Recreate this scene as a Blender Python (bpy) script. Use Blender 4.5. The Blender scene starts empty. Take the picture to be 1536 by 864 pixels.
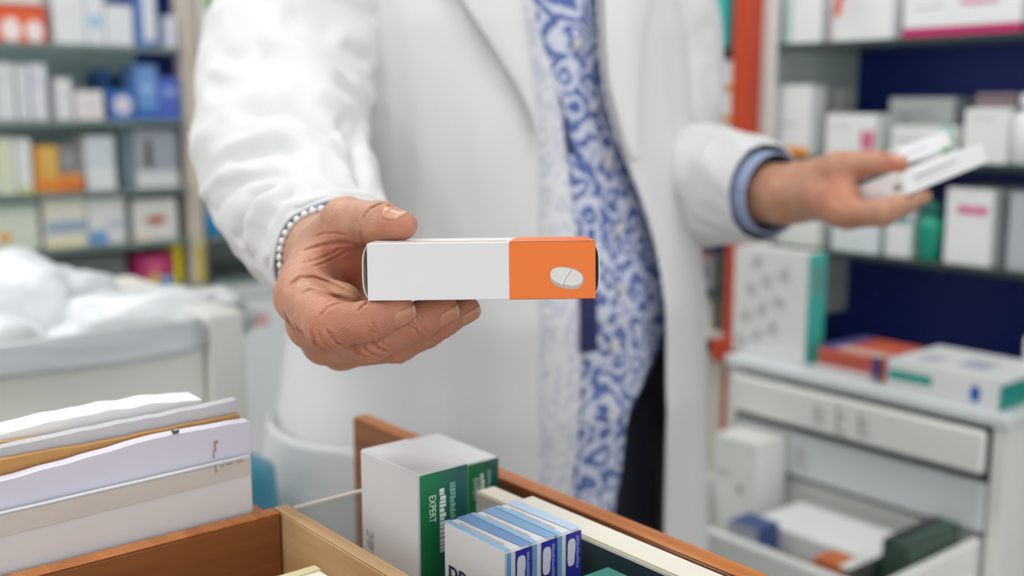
import bpy, bmesh, math, random
import numpy as np
from mathutils import Vector, Matrix, noise

random.seed(7)
SC = bpy.context.scene
COL = SC.collection

# ------------------------------------------------------------------ camera
F = 1640.0                       # focal length in pixels of a 1536 px wide frame
PITCH = math.radians(9.4)
CAMZ = 1.25
cam_d = bpy.data.cameras.new('camera')
cam = bpy.data.objects.new('camera', cam_d)
COL.objects.link(cam)
cam.location = (0, 0, CAMZ)
cam.rotation_euler = (math.pi / 2 - PITCH, 0, 0)
cam_d.sensor_width = 36.0
cam_d.lens = F / 1536 * 36.0
cam_d.clip_start = 0.02
cam_d.dof.use_dof = True
cam_d.dof.focus_distance = 0.535
cam_d.dof.aperture_fstop = 4.6
SC.camera = cam

# ------------------------------------------------------------------ world, lights, exposure
world = bpy.data.worlds.new('world')
SC.world = world
world.use_nodes = True
wb = world.node_tree.nodes['Background']
wb.inputs[0].default_value = (0.96, 0.98, 1.0, 1)
wb.inputs[1].default_value = 1.15
SC.view_settings.view_transform = 'Standard'
SC.view_settings.look = 'None'
SC.view_settings.gamma = 1.0
SC.view_settings.use_curve_mapping = False
SC.view_settings.exposure = 0.29
LAMP_POWER = 6.0

# ------------------------------------------------------------------ coordinates
ANG = math.radians(39.4)         # the furniture is turned by this against the view
UX = np.array([-math.sin(ANG), math.cos(ANG), 0.0])   # local y of the furniture
VX = np.array([math.cos(ANG), math.sin(ANG), 0.0])    # local x of the furniture
C_R = np.array([1.0, 0, 0])
C_U = np.array([0, math.sin(PITCH), math.cos(PITCH)])
C_F = np.array([0, math.cos(PITCH), -math.sin(PITCH)])
CAMP = np.array([0, 0, CAMZ])

def ray(px, py):
    return C_R * (px - 768) / F + C_U * (432 - py) / F + C_F

def P(px, py, D):
    return CAMP + ray(px, py) * D

def proj(p):
    q = np.asarray(p) - CAMP
    d = q @ C_F
    return 768 + F * (q @ C_R) / d, 432 - F * (q @ C_U) / d

def hit_v(px, py, v):
    r = ray(px, py); t = v / (r @ VX)
    return v, (r @ UX) * t, CAMZ + r[2] * t

def hit_u(px, py, u):
    r = ray(px, py); t = u / (r @ UX)
    return (r @ VX) * t, u, CAMZ + r[2] * t

def hit_z(px, py, z):
    r = ray(px, py); t = (z - CAMZ) / r[2]
    return (r @ VX) * t, (r @ UX) * t, z

def W(v, u, z):
    return Vector(VX * v + UX * u + np.array([0, 0, z]))

# ------------------------------------------------------------------ materials
def srgb(r, g, b):
    def c(x):
        x /= 255.0
        return x / 12.92 if x <= 0.04045 else ((x + 0.055) / 1.055) ** 2.4
    return (c(r), c(g), c(b), 1)

MATS = {}
def mat(name, rgb, rough=0.5, var=0.05, scale=40.0, bump=0.0, bscale=300.0, metal=0.0, spec=0.5, coat=0.0):
    """plain procedural surface: colour with a little noise, optional fine relief"""
    if name in MATS: return MATS[name]
    m = bpy.data.materials.new(name); m.use_nodes = True
    nt = m.node_tree; N = nt.nodes; L = nt.links
    b = N['Principled BSDF']
    c = srgb(*rgb)
    tc = N.new('ShaderNodeTexCoord')
    nz = N.new('ShaderNodeTexNoise'); nz.inputs['Scale'].default_value = scale; nz.inputs['Detail'].default_value = 4
    L.new(tc.outputs['Object'], nz.inputs['Vector'])
    mx = N.new('ShaderNodeMix'); mx.data_type = 'RGBA'
    mx.inputs[6].default_value = tuple(min(1, x * (1 - var * 1.5)) for x in c[:3]) + (1,)
    mx.inputs[7].default_value = tuple(min(1, x * (1 + var)) for x in c[:3]) + (1,)
    L.new(nz.outputs['Fac'], mx.inputs[0])
    L.new(mx.outputs[2], b.inputs['Base Color'])
    b.inputs['Roughness'].default_value = rough
    b.inputs['Metallic'].default_value = metal
    b.inputs['Specular IOR Level'].default_value = spec
    b.inputs['Coat Weight'].default_value = coat
    if bump:
        n2 = N.new('ShaderNodeTexNoise'); n2.inputs['Scale'].default_value = bscale; n2.inputs['Detail'].default_value = 3
        L.new(tc.outputs['Object'], n2.inputs['Vector'])
        bp = N.new('ShaderNodeBump'); bp.inputs['Strength'].default_value = bump; bp.inputs['Distance'].default_value = 0.001
        L.new(n2.outputs['Fac'], bp.inputs['Height']); L.new(bp.outputs[0], b.inputs['Normal'])
    MATS[name] = m
    return m

def card(rgb):
    """printed carton board of a colour"""
    return mat('card_%d_%d_%d' % rgb, rgb, rough=0.42, var=0.02, scale=25)

def wood_mat(name, dark, light, rough=0.38, sc=1.0, along='y'):
    m = bpy.data.materials.new(name); m.use_nodes = True
    nt = m.node_tree; N = nt.nodes; L = nt.links; b = N['Principled BSDF']
    tc = N.new('ShaderNodeTexCoord')
    mp = N.new('ShaderNodeMapping'); mp.inputs['Scale'].default_value = (60 * sc, 4 * sc, 60 * sc) if along == 'y' else (4 * sc, 60 * sc, 60 * sc)
    L.new(tc.outputs['Object'], mp.inputs['Vector'])
    n1 = N.new('ShaderNodeTexNoise'); n1.inputs['Scale'].default_value = 1.6; n1.inputs['Detail'].default_value = 6
    n1.inputs['Distortion'].default_value = 0.6
    L.new(mp.outputs[0], n1.inputs['Vector'])
    r = N.new('ShaderNodeValToRGB')
    r.color_ramp.elements[0].position = 0.3; r.color_ramp.elements[0].color = srgb(*dark)
    r.color_ramp.elements[1].position = 0.7; r.color_ramp.elements[1].color = srgb(*light)
    L.new(n1.outputs['Fac'], r.inputs[0]); L.new(r.outputs[0], b.inputs['Base Color'])
    b.inputs['Roughness'].default_value = rough
    b.inputs['Coat Weight'].default_value = 0.15
    bp = N.new('ShaderNodeBump'); bp.inputs['Strength'].default_value = 0.12; bp.inputs['Distance'].default_value = 0.001
    L.new(n1.outputs['Fac'], bp.inputs['Height']); L.new(bp.outputs[0], b.inputs['Normal'])
    MATS[name] = m
    return m

def clear_mat(name, tint, refl=0.12, alpha=0.9):
    """thin clear sheet: mostly see-through with a glossy skin"""
    m = bpy.data.materials.new(name); m.use_nodes = True
    nt = m.node_tree; N = nt.nodes; L = nt.links
    N.remove(N['Principled BSDF'])
    tr = N.new('ShaderNodeBsdfTransparent'); tr.inputs[0].default_value = srgb(*tint)
    gl = N.new('ShaderNodeBsdfGlossy'); gl.inputs['Roughness'].default_value = 0.04
    df = N.new('ShaderNodeBsdfDiffuse'); df.inputs[0].default_value = srgb(*tint)
    fr = N.new('ShaderNodeFresnel'); fr.inputs[0].default_value = 1.45
    m1 = N.new('ShaderNodeMixShader'); m2 = N.new('ShaderNodeMixShader')
    m1.inputs[0].default_value = 1 - alpha
    L.new(tr.outputs[0], m1.inputs[1]); L.new(df.outputs[0], m1.inputs[2])
    L.new(fr.outputs[0], m2.inputs[0]); L.new(m1.outputs[0], m2.inputs[1]); L.new(gl.outputs[0], m2.inputs[2])
    L.new(m2.outputs[0], N['Material Output'].inputs[0])
    MATS[name] = m
    return m

# ------------------------------------------------------------------ object helpers
def link(o, parent=None):
    COL.objects.link(o)
    if parent is not None: o.parent = parent
    return o

def tag(o, label=None, cat=None, group=None, kind=None):
    if label: o['label'] = label
    if cat: o['category'] = cat
    if group: o['group'] = group
    if kind: o['kind'] = kind
    return o

def empty(name, loc=(0, 0, 0), rz=0.0, parent=None):
    o = bpy.data.objects.new(name, None); o.empty_display_size = 0.03
    link(o, parent); o.location = loc; o.rotation_euler = (0, 0, rz)
    return o

def mesh_obj(name, verts, faces, m, parent=None, smooth=False, uv=None):
    me = bpy.data.meshes.new(name)
    me.from_pydata([tuple(map(float, v)) for v in verts], [], [tuple(map(int, f)) for f in faces])
    me.update()
    if m is not None:
        for mm in (m if isinstance(m, (list, tuple)) else [m]): me.materials.append(mm)
    if smooth: me.polygons.foreach_set('use_smooth', [True] * len(me.polygons))
    if uv is not None:
        ul = me.uv_layers.new(name='UVMap')
        li = np.zeros(len(me.loops), dtype=np.int32); me.loops.foreach_get('vertex_index', li)
        ul.data.foreach_set('uv', np.asarray(uv, dtype=np.float32)[li].ravel())
    o = bpy.data.objects.new(name, me)
    return link(o, parent)

def bm_obj(name, bm, m, parent=None, smooth=False):
    me = bpy.data.meshes.new(name); bm.to_mesh(me); bm.free()
    for mm in (m if isinstance(m, (list, tuple)) else [m]): me.materials.append(mm)
    if smooth: me.polygons.foreach_set('use_smooth', [True] * len(me.polygons))
    o = bpy.data.objects.new(name, me)
    return link(o, parent)

def bm_box(bm, x0, x1, y0, y1, z0, z1):
    vs = [bm.verts.new((x, y, z)) for z in (z0, z1) for y in (y0, y1) for x in (x0, x1)]
    for f in ((0, 2, 3, 1), (4, 5, 7, 6), (0, 1, 5, 4), (2, 6, 7, 3), (0, 4, 6, 2), (1, 3, 7, 5)):
        bm.faces.new([vs[i] for i in f])

def box(name, x0, x1, y0, y1, z0, z1, m, parent=None, bevel=0.001, seg=1):
    """a bevelled board in its parent's frame"""
    bm = bmesh.new(); bm_box(bm, x0, x1, y0, y1, z0, z1)
    if bevel:
        bmesh.ops.bevel(bm, geom=bm.edges[:], offset=min(bevel, 0.45 * min(x1 - x0, y1 - y0, z1 - z0)), segments=seg, affect='EDGES', profile=0.6)
    return bm_obj(name, bm, m, parent)

def quad_on(parent, dims, face, a0, a1, b0, b1, m, name='printed_patch', off=0.0004):
    """flat print on a face of a carton whose local box is 0..dims about its base centre"""
    dx, dy, dz = dims
    def pt(a, b):
        if face == 'x-': return (-dx / 2 - off, dy / 2 - a * dy, b * dz)
        if face == 'x+': return (dx / 2 + off, -dy / 2 + a * dy, b * dz)
        if face == 'y-': return (-dx / 2 + a * dx, -dy / 2 - off, b * dz)
        if face == 'y+': return (dx / 2 - a * dx, dy / 2 + off, b * dz)
        return (-dx / 2 + a * dx, -dy / 2 + b * dy, dz + off)
    vs = [pt(a0, b0), pt(a1, b0), pt(a1, b1), pt(a0, b1)]
    return mesh_obj(name, vs, [(0, 1, 2, 3)], m, parent)

def disc_on(parent, dims, face, ca, cb, ra, rb, m, name='printed_spot', off=0.0005, n=24, rot=0.0, power=2.0):
    dx, dy, dz = dims
    wa = {'x-': dy, 'x+': dy, 'y-': dx, 'y+': dx, 'z+': dx}[face]; wb = dy if face == 'z+' else dz
    vs = []
    for i in range(n):
        t = 2 * math.pi * i / n
        c, s = math.cos(t), math.sin(t)
        c = math.copysign(abs(c) ** (2 / power), c); s = math.copysign(abs(s) ** (2 / power), s)
        p, q = ra * c, rb * s
        p, q = p * math.cos(rot) - q * math.sin(rot), p * math.sin(rot) + q * math.cos(rot)
        a, b = ca + p / wa, cb + q / wb
        if face == 'x-': vs.append((-dx / 2 - off, dy / 2 - a * dy, b * dz))
        elif face == 'x+': vs.append((dx / 2 + off, -dy / 2 + a * dy, b * dz))
        elif face == 'y-': vs.append((-dx / 2 + a * dx, -dy / 2 - off, b * dz))
        elif face == 'y+': vs.append((dx / 2 - a * dx, dy / 2 + off, b * dz))
        else: vs.append((-dx / 2 + a * dx, -dy / 2 + b * dy, dz + off))
    return mesh_obj(name, vs, [tuple(range(n))], m, parent)

def text_obj(body, size, m, parent, matrix, name='lettering', sx=1.0):
    cu = bpy.data.curves.new('tmp', 'FONT'); cu.body = body; cu.size = size
    o = bpy.data.objects.new('tmp', cu); COL.objects.link(o)
    bpy.context.view_layer.update()
    dg = bpy.context.evaluated_depsgraph_get()
    me = bpy.data.meshes.new_from_object(o.evaluated_get(dg))
    bpy.data.objects.remove(o); bpy.data.curves.remove(cu)
    me.transform(Matrix.Diagonal((sx, 1, 1, 1)))
    me.transform(matrix)
    me.name = name
    me.materials.clear(); me.materials.append(m)
    return link(bpy.data.objects.new(name, me), parent)

def bars_on(parent, dims, face, a0, a1, b0, b1, m, n=7, name='lettering', off=0.0005, vertical=False, seed=1):
    """a line of print too small to read: a row of uneven strokes in one mesh"""
    rg = random.Random(seed); dx, dy, dz = dims; vs = []; fs = []
    def pt(a, b):
        if face == 'x-': return (-dx / 2 - off, dy / 2 - a * dy, b * dz)
        if face == 'y-': return (-dx / 2 + a * dx, -dy / 2 - off, b * dz)
        return (-dx / 2 + a * dx, -dy / 2 + b * dy, dz + off)
    pos = 0.0
    while pos < 1:
        w = rg.uniform(0.5, 1.0) / n; e = min(1, pos + w * 0.8)
        h0 = rg.choice((0, 0, 0.12)); h1 = rg.choice((1, 1, 0.75))
        if vertical:
            q = [(a0 + (a1 - a0) * h0, b0 + (b1 - b0) * pos), (a0 + (a1 - a0) * h1, b0 + (b1 - b0) * pos),
                 (a0 + (a1 - a0) * h1, b0 + (b1 - b0) * e), (a0 + (a1 - a0) * h0, b0 + (b1 - b0) * e)]
        else:
            q = [(a0 + (a1 - a0) * pos, b0 + (b1 - b0) * h0), (a0 + (a1 - a0) * e, b0 + (b1 - b0) * h0),
                 (a0 + (a1 - a0) * e, b0 + (b1 - b0) * h1), (a0 + (a1 - a0) * pos, b0 + (b1 - b0) * h1)]
        k = len(vs); vs += [pt(*x) for x in q]; fs.append((k, k + 1, k + 2, k + 3)); pos += w
    return mesh_obj(name, vs, fs, m, parent)

def carton(name, label, cat, v0, v1, u0, u1, z0, z1, rgb, prints=(), rz=0.0, group=None, m=None, flap=True):
    """a folding carton standing in the furniture frame; the root is its board body"""
    dx, dy, dz = v1 - v0, u1 - u0, z1 - z0
    bm = bmesh.new(); bm_box(bm, -dx / 2, dx / 2, -dy / 2, dy / 2, 0, dz)
    bmesh.ops.bevel(bm, geom=bm.edges[:], offset=min(0.0009, 0.1 * min(dx, dy, dz)), segments=2, affect='EDGES')
    o = bm_obj(name, bm, m or card(rgb))
    o.location = W((v0 + v1) / 2, (u0 + u1) / 2, z0); o.rotation_euler = (0, 0, ANG + rz)
    tag(o, label, cat, group)
    d = (dx, dy, dz)
    for i, p in enumerate(prints):
        k = p[0]
        if k == 'q': quad_on(o, d, p[1], *p[2:6], card(p[6]), p[7] if len(p) > 7 else 'printed_band')
        elif k == 'd': disc_on(o, d, p[1], *p[2:6], card(p[6]), p[7] if len(p) > 7 else 'printed_spot')
        elif k == 't': bars_on(o, d, p[1], *p[2:6], card(p[6]), seed=i + len(label))
        elif k == 'tv': bars_on(o, d, p[1], *p[2:6], card(p[6]), vertical=True, seed=i + len(label))
    return o

# ------------------------------------------------------------------ shared materials
M_white = mat('white_paint', (226, 228, 226), 0.45, 0.03, 12, 0.05, 200)
M_cab = mat('cabinet_laminate', (230, 233, 228), 0.4, 0.05, 9)
M_cab2 = mat('cool_grey_laminate', (214, 220, 223), 0.4, 0.05, 9)
M_gap = mat('dark_gap', (45, 50, 48), 0.7)
M_navy = mat('navy_panel', (16, 46, 138), 0.45, 0.12, 6)
M_greyback = mat('grey_back_panel', (206, 217, 223), 0.5, 0.08, 5)
M_red = mat('red_post_paint', (196, 66, 28), 0.4, 0.05, 20)
M_edge = mat('shelf_edge', (46, 62, 58), 0.25, 0.1, 30)
M_glass = clear_mat('shelf_glass', (222, 236, 231), alpha=0.85)
M_acr = clear_mat('clear_acrylic', (238, 240, 238), alpha=0.88)
M_acr_edge = mat('acrylic_edge', (214, 200, 188), 0.3)
M_wood = wood_mat('varnished_wood', (118, 66, 30), (156, 94, 48))
M_wood_x = wood_mat('varnished_cross_wood', (116, 66, 32), (142, 86, 44), along='x')
M_wood_top = wood_mat('paler_wood_edge', (168, 92, 32), (200, 126, 56))  # paler wood tone for the top edges of the boards
M_wood_pale = wood_mat('pale_wood', (186, 146, 100), (216, 182, 138))
M_floor = mat('floor_tile', (140, 134, 124), 0.35, 0.06, 8)
M_floor_gap = mat('floor_joint', (110, 108, 104), 0.8)
M_wall = mat('wall_paint', (214, 216, 212), 0.7, 0.03, 5)
M_ceil = mat('ceiling_paint', (232, 232, 230), 0.8, 0.02, 5)
M_black = mat('black_rubber', (22, 22, 24), 0.6)

# ------------------------------------------------------------------ the room
def struct(o):
    o['kind'] = 'structure'; return o
ROOM_U, ROOM_V = 2.80, 1.80      # inner faces of the two walls behind the shelves
fl = empty('floor', W(0, 0, 0), ANG); struct(fl)
box('floor_bed', -4.6, ROOM_V, -3.6, ROOM_U, -0.06, -0.004, M_floor_gap, fl, 0)
tile = None
for i in range(13):
    for j in range(13):
        v = -4.6 + i * 0.4923; u = -3.6 + j * 0.4923
        if tile is None:
            tile = box('tile', 0.002, 0.490, 0.002, 0.490, -0.004, 0.0, M_floor, fl, 0.001); t = tile
        else:
            t = tile.copy(); link(t)
        t.parent = fl; t.location = (v, u, 0)
wb_ = box('wall_back', -2.6, ROOM_V + 0.1, ROOM_U, ROOM_U + 0.1, 0, 2.8, M_wall, None, 0); wb_.rotation_euler = (0, 0, ANG); struct(wb_)
wr_ = box('wall_right', ROOM_V, ROOM_V + 0.1, -1.8, ROOM_U, 0, 2.8, M_wall, None, 0); wr_.rotation_euler = (0, 0, ANG); struct(wr_)
ce = box('ceiling', -2.6, ROOM_V, -1.8, ROOM_U, 2.72, 2.8, M_ceil, None, 0); ce.rotation_euler = (0, 0, ANG); struct(ce)

M_lampon = bpy.data.materials.new('lit_diffuser'); M_lampon.use_nodes = True
_e = M_lampon.node_tree.nodes['Principled BSDF']
_e.inputs['Base Color'].default_value = (0.9, 0.9, 0.9, 1)
_e.inputs['Emission Color'].default_value = (1, 0.985, 0.96, 1); _e.inputs['Emission Strength'].default_value = 3.0
def ceiling_lamp(v, u, label):
    r = empty('ceiling_light', W(v, u, 2.66), ANG)
    tag(r, label, 'ceiling light', 'square lamps on the shop ceiling')
    for a, b, c, d in ((-.32, .32, -.32, -.29), (-.32, .32, .29, .32), (-.32, -.29, -.29, .29), (.29, .32, -.29, .29)):
        box('frame_bar', a, b, c, d, 0, 0.06, M_white, r)
    box('diffuser', -.29, .29, -.29, .29, 0.012, 0.02, M_lampon, r, 0)
    ld = bpy.data.lights.new('lamp', 'AREA'); ld.shape = 'SQUARE'; ld.size = 0.56; ld.energy = LAMP_POWER; ld.color = (1, 0.985, 0.96)
    lo = bpy.data.objects.new('lamp', ld); link(lo, r); lo.location = (0, 0, 0.005)
ceiling_lamp(-0.75, 0.55, 'square ceiling lamp over the customer side of the wooden drawer')
ceiling_lamp(0.9, 0.35, 'square ceiling lamp over the right hand aisle')
ceiling_lamp(-0.35, 1.75, 'square ceiling lamp over the white bin')
ceiling_lamp(0.65, 1.9, 'square ceiling lamp behind the pharmacist')

# ------------------------------------------------------------------ right shelving unit
VF = 1.46                         # front plane of the right shelves
def zr(py, px=1348, v=VF): return hit_v(px, py, v)[2]
Z_R1, Z_R2, Z_R3 = zr(57), zr(241), zr(388)
VC = 1.28                         # front plane of the drawer cabinet below
Z_TOP = hit_v(1300, 577, VC)[2]
U_POST0 = hit_v(1134, 100, VF - 0.02)[1]; U_POST1 = hit_v(1106, 100, VF - 0.02)[1]
U_NEAR = 0.45; U_FAR = 2.36; V_BACK = 1.74
sr = empty('shelving_unit', W(0, 0, 0), ANG)
tag(sr, 'navy backed shelving with orange red post behind the drawer cabinet on the right', 'shelving')
box('back_panel', V_BACK, V_BACK + 0.015, U_NEAR, U_FAR, 0.02, 2.2, M_navy, sr)
pm = (U_POST0 + U_POST1) / 2
box('post', VF - 0.035, VF - 0.005, U_POST0, U_POST1, 0.02, 2.2, M_red, sr, 0.002)
box('partition', VF, V_BACK, pm - 0.01, pm + 0.01, Z_TOP, 2.2, M_cab, sr)
box('partition_front', VF - 0.005, VF, pm - 0.045, pm + 0.01, Z_TOP, 2.2, M_white, sr, 0.0005)
box('side_panel', VF, V_BACK, U_FAR - 0.02, U_FAR, 0.02, 2.2, M_cab, sr)
box('side_panel', VF, V_BACK, U_NEAR, U_NEAR + 0.02, 0.02, 2.2, M_cab, sr)
for zz in (Z_R1, Z_R2, Z_R3, Z_R1 + 0.24, Z_R1 + 0.5):
    for ua, ub in ((U_NEAR + 0.022, pm - 0.012), (pm + 0.012, U_FAR - 0.022)):
        s = box('shelf', VF + 0.004, V_BACK - 0.002, ua, ub, zz - 0.008, zz, M_glass, sr, 0.0005)
        box('shelf_edge', VF, VF + 0.0035, ua, ub, zz - 0.009, zz - 0.0002, M_edge, s, 0.0003)
box('base_panel', VF + 0.002, VF + 0.018, pm + 0.012, U_FAR - 0.022, 0.02, Z_TOP - 0.02, mat('base_cream', (226, 228, 218), 0.45), sr, 0.002)
clampz = hit_v(1095, 527, VF - 0.04)[2]
box('post_clamp', VF - 0.055, VF - 0.036, U_POST0 - 0.008, U_POST1 + 0.01, clampz - 0.02, clampz + 0.02, M_red, sr, 0.005, 2)
box('black_bar', VF - 0.03, VF - 0.012, U_POST1 + 0.012, U_POST1 + 0.12, clampz - 0.012, clampz + 0.006, M_black, sr, 0.002)  # black bar along the dark gap line beside the post

def rc(name, label, px0, px1, pt, z, rgb, prints=(), inset=0.012, depth=0.04, cat='carton', **k):
    v = VF + inset; ym = 432 if False else pt + 20
    u1 = hit_v(px0, ym, v)[1]; u0 = hit_v(px1, ym, v)[1]
    for _ in range(3):      # px1 is the right end of the carton with its side face
        a = proj(W(v, u0, 1.2))[0]; b = proj(W(v + depth, u0, 1.2))[0]
        u0 = hit_v(max(px1 - 0.4 * (b - a), px0 + 0.7 * (px1 - px0)), ym, v)[1]
    zt = hit_v((px0 + px1) / 2, pt, v)[2]
    return carton(name, label, cat, v, v + depth, u0 + 0.001, u1 - 0.001, z + 0.0005, zt, rgb, prints, **k)
WH = (232, 234, 234); MG = (186, 36, 104); TQ = (60, 178, 168); OR = (236, 150, 40)
# top shelf, right bay
rc('medicine_carton', 'plain white carton beside the red post on the top right shelf', 1149, 1176, -30, Z_R1, (222, 224, 224))
rc('medicine_carton', 'white carton with thin mint stripe on the top right shelf', 1177, 1243, -22, Z_R1, WH, [('q', 'x-', 0.1, 0.22, 0, 1, (170, 214, 204))])
cr = rc('medicine_carton', 'white carton with a red ribbon print on the top right shelf', 1247, 1350, -30, Z_R1, WH, [('q', 'x-', 0, 0.05, 0, 1, (214, 196, 200))])
mesh_obj('printed_ribbon', [(-0.0455, 0.022, 0.02), (-0.0455, 0.034, 0.02), (-0.0455, 0.010, 0.085), (-0.0455, 0.022, 0.085)][:0] or
         [(-0.0454, 0.030, 0.035), (-0.0454, 0.019, 0.035), (-0.0454, 0.008, 0.1), (-0.0454, 0.022, 0.1)], [(0, 1, 2, 3)], card((214, 74, 60)), cr)
rc('medicine_carton', 'long white carton with a magenta base band on the top right shelf', 1357, 1560, -35, Z_R1, WH,
   [('q', 'x-', 0, 1, 0, 0.17, MG), ('q', 'y-', 0, 1, 0, 0.17, MG), ('t', 'x-', 0.5, 0.8, 0.52, 0.6, (205, 90, 140)), ('t', 'x-', 0.1, 0.35, 0.5, 0.55, (190, 190, 200))], depth=0.12)
# top shelf, left bay
tq = rc('medicine_carton', 'turquoise carton with two white discs left of the red post', 1006, 1102, -40, Z_R1, (66, 190, 190),
   [('q', 'x-', 0, 1, 0.7, 1, WH), ('d', 'x-', 0.25, 0.2, 0.024, 0.02, WH), ('d', 'x-', 0.76, 0.22, 0.022, 0.02, WH)])
# second shelf, left bay: flat white cartons with orange stripe in a stack
zb = Z_R2; hs = 0.052
for i, lab in enumerate(('lowest flat white carton of the orange striped stack left of the post',
                         'middle flat white carton of the orange striped stack left of the post',
                         'topmost flat white carton of the orange striped stack left of the post')):
    v = VF + 0.012; u1 = hit_v(1008, 130, v)[1]; u0 = hit_v(1103, 130, v)[1]
    carton('medicine_carton', lab, 'carton', v, v + 0.1, u0, u1, zb + 0.0005, zb + hs - 0.0005, WH,
           [('q', 'x-', 0, 1, 0.0, 0.2, (228, 160, 50)), ('t', 'x-', 0.2, 0.6, 0.5, 0.6, (205, 205, 208))], group='flat white cartons with orange stripe')
    zb += hs
# second shelf, right bay
rc('medicine_carton', 'tall white carton with orange foot on the middle right shelf', 1152, 1226, 128, Z_R2, WH,
   [('q', 'x-', 0.48, 0.98, 0, 0.13, OR), ('t', 'x-', 0.3, 0.7, 0.42, 0.47, (200, 200, 204))])
rc('medicine_carton', 'grey white carton with orange patch behind the tall white carton', 1229, 1272, 133, Z_R2, (196, 196, 192),
   [('q', 'x-', 0, 0.3, 0.4, 0.62, (226, 104, 56))], inset=0.11)
rc('medicine_carton', 'low white carton with two magenta squares on the middle right shelf', 1238, 1332, 171, Z_R2, WH,
   [('q', 'x-', 0.72, 0.83, 0.2, 0.62, (206, 60, 118)), ('q', 'x-', 0.86, 0.98, 0.2, 0.62, (206, 60, 118)), ('t', 'x-', 0.1, 0.5, 0.68, 0.74, (200, 200, 205))], depth=0.08)
rc('medicine_carton', 'wide pale carton standing behind the green dot carton', 1333, 1452, 146, Z_R2, (214, 220, 218),
   [('t', 'x-', 0.1, 0.7, 0.7, 0.78, (176, 196, 194))], inset=0.115, depth=0.1)
gd = rc('medicine_carton', 'white carton with a green drop print on the middle right shelf', 1336, 1442, 189, Z_R2, (226, 230, 228),
   [('d', 'x-', 0.87, 0.5, 0.010, 0.013, (20, 160, 84)), ('t', 'x-', 0.1, 0.7, 0.55, 0.65, (188, 200, 200)), ('q', 'x-', 0.8, 0.95, 0.78, 1, (150, 206, 196))])
rc('medicine_carton', 'square plain white carton beside the green drop carton', 1446, 1522, 163, Z_R2, (228, 230, 230), [('t', 'x-', 0.2, 0.7, 0.8, 0.86, (206, 208, 212))])
rc('medicine_carton', 'pinkish carton peeking over the square white carton', 1462, 1532, 140, Z_R2, (206, 190, 194), [('q', 'x-', 0, 1, 0.88, 0.94, (150, 96, 110))], inset=0.12)
# white bottle at the frame edge
def lathe(name, prof, m, parent=None, loc=(0, 0, 0), n=24):
    vs = []; fs = []
    for r, z in prof:
        for k in range(n):
            t = 2 * math.pi * k / n; vs.append((r * math.cos(t), r * math.sin(t), z))
    for i in range(len(prof) - 1):
        for k in range(n):
            fs.append((i * n + k, i * n + (k + 1) % n, (i + 1) * n + (k + 1) % n, (i + 1) * n + k))
    fs.append(tuple(reversed(range(n)))); fs.append(tuple((len(prof) - 1) * n + k for k in range(n)))
    o = mesh_obj(name, vs, fs, m, parent, True); o.location = loc
    return o
M_plast = mat('white_plastic', (232, 234, 236), 0.25, 0.02)
bv, bu, _ = hit_v(1548, 200, VF + 0.035)
bt = empty('medicine_bottle', W(bv, bu, Z_R2 + 0.0005)); tag(bt, 'white plastic bottle at the right end of the middle shelf', 'bottle')
lathe('bottle_body', [(0.024, 0), (0.026, 0.002), (0.026, 0.055), (0.022, 0.066), (0.014, 0.07), (0.014, 0.076)], M_plast, bt)
lathe('bottle_cap', [(0.016, 0.0765), (0.017, 0.078), (0.017, 0.093), (0.015, 0.095)], M_plast, bt)
# third shelf
rc('medicine_carton', 'white carton with lime green lid edge under the cuff', 1160, 1246, 318, Z_R3, (232, 236, 230), [('q', 'x-', 0.3, 0.95, 0.82, 1, (150, 206, 90))], depth=0.08)
rc('medicine_carton', 'plain white carton below the fingers on the lower glass shelf', 1248, 1328, 300, Z_R3, (218, 228, 230), [('t', 'x-', 0.1, 0.8, 0.5, 0.58, (188, 212, 218))])
rc('medicine_carton', 'white carton with teal lettering on the lower glass shelf', 1330, 1378, 285, Z_R3, (224, 230, 232), [('t', 'x-', 0.05, 0.95, 0.5, 0.66, (60, 130, 140)), ('t', 'x-', 0.05, 0.95, 0.72, 0.84, (140, 182, 190))])
rc('medicine_carton', 'big white carton with pink lettering on the lower glass shelf', 1419, 1512, 284, Z_R3, (228, 230, 231), [('t', 'x-', 0.25, 0.9, 0.66, 0.78, (216, 84, 140))], depth=0.1)
rc('medicine_carton', 'grey carton at the right end of the lower glass shelf', 1514, 1580, 290, Z_R3, (176, 182, 188), depth=0.1)
M_teal = mat('teal_plastic', (20, 150, 122), 0.3, 0.05)
bv, bu, _ = hit_v(1397, 350, VF + 0.03)
bt = empty('dosing_cup_bottle', W(bv, bu, Z_R3 + 0.0005)); tag(bt, 'teal green plastic bottle between white cartons on the lower glass shelf', 'bottle')
lathe('bottle_body', [(0.015, 0), (0.016, 0.002), (0.019, 0.045), (0.019, 0.056), (0.012, 0.062), (0.012, 0.066)], M_teal, bt)
lathe('bottle_cap', [(0.014, 0.0665), (0.0145, 0.068), (0.0145, 0.084), (0.012, 0.086)], mat('dark_teal_plastic', (14, 96, 88), 0.3), bt)
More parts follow.
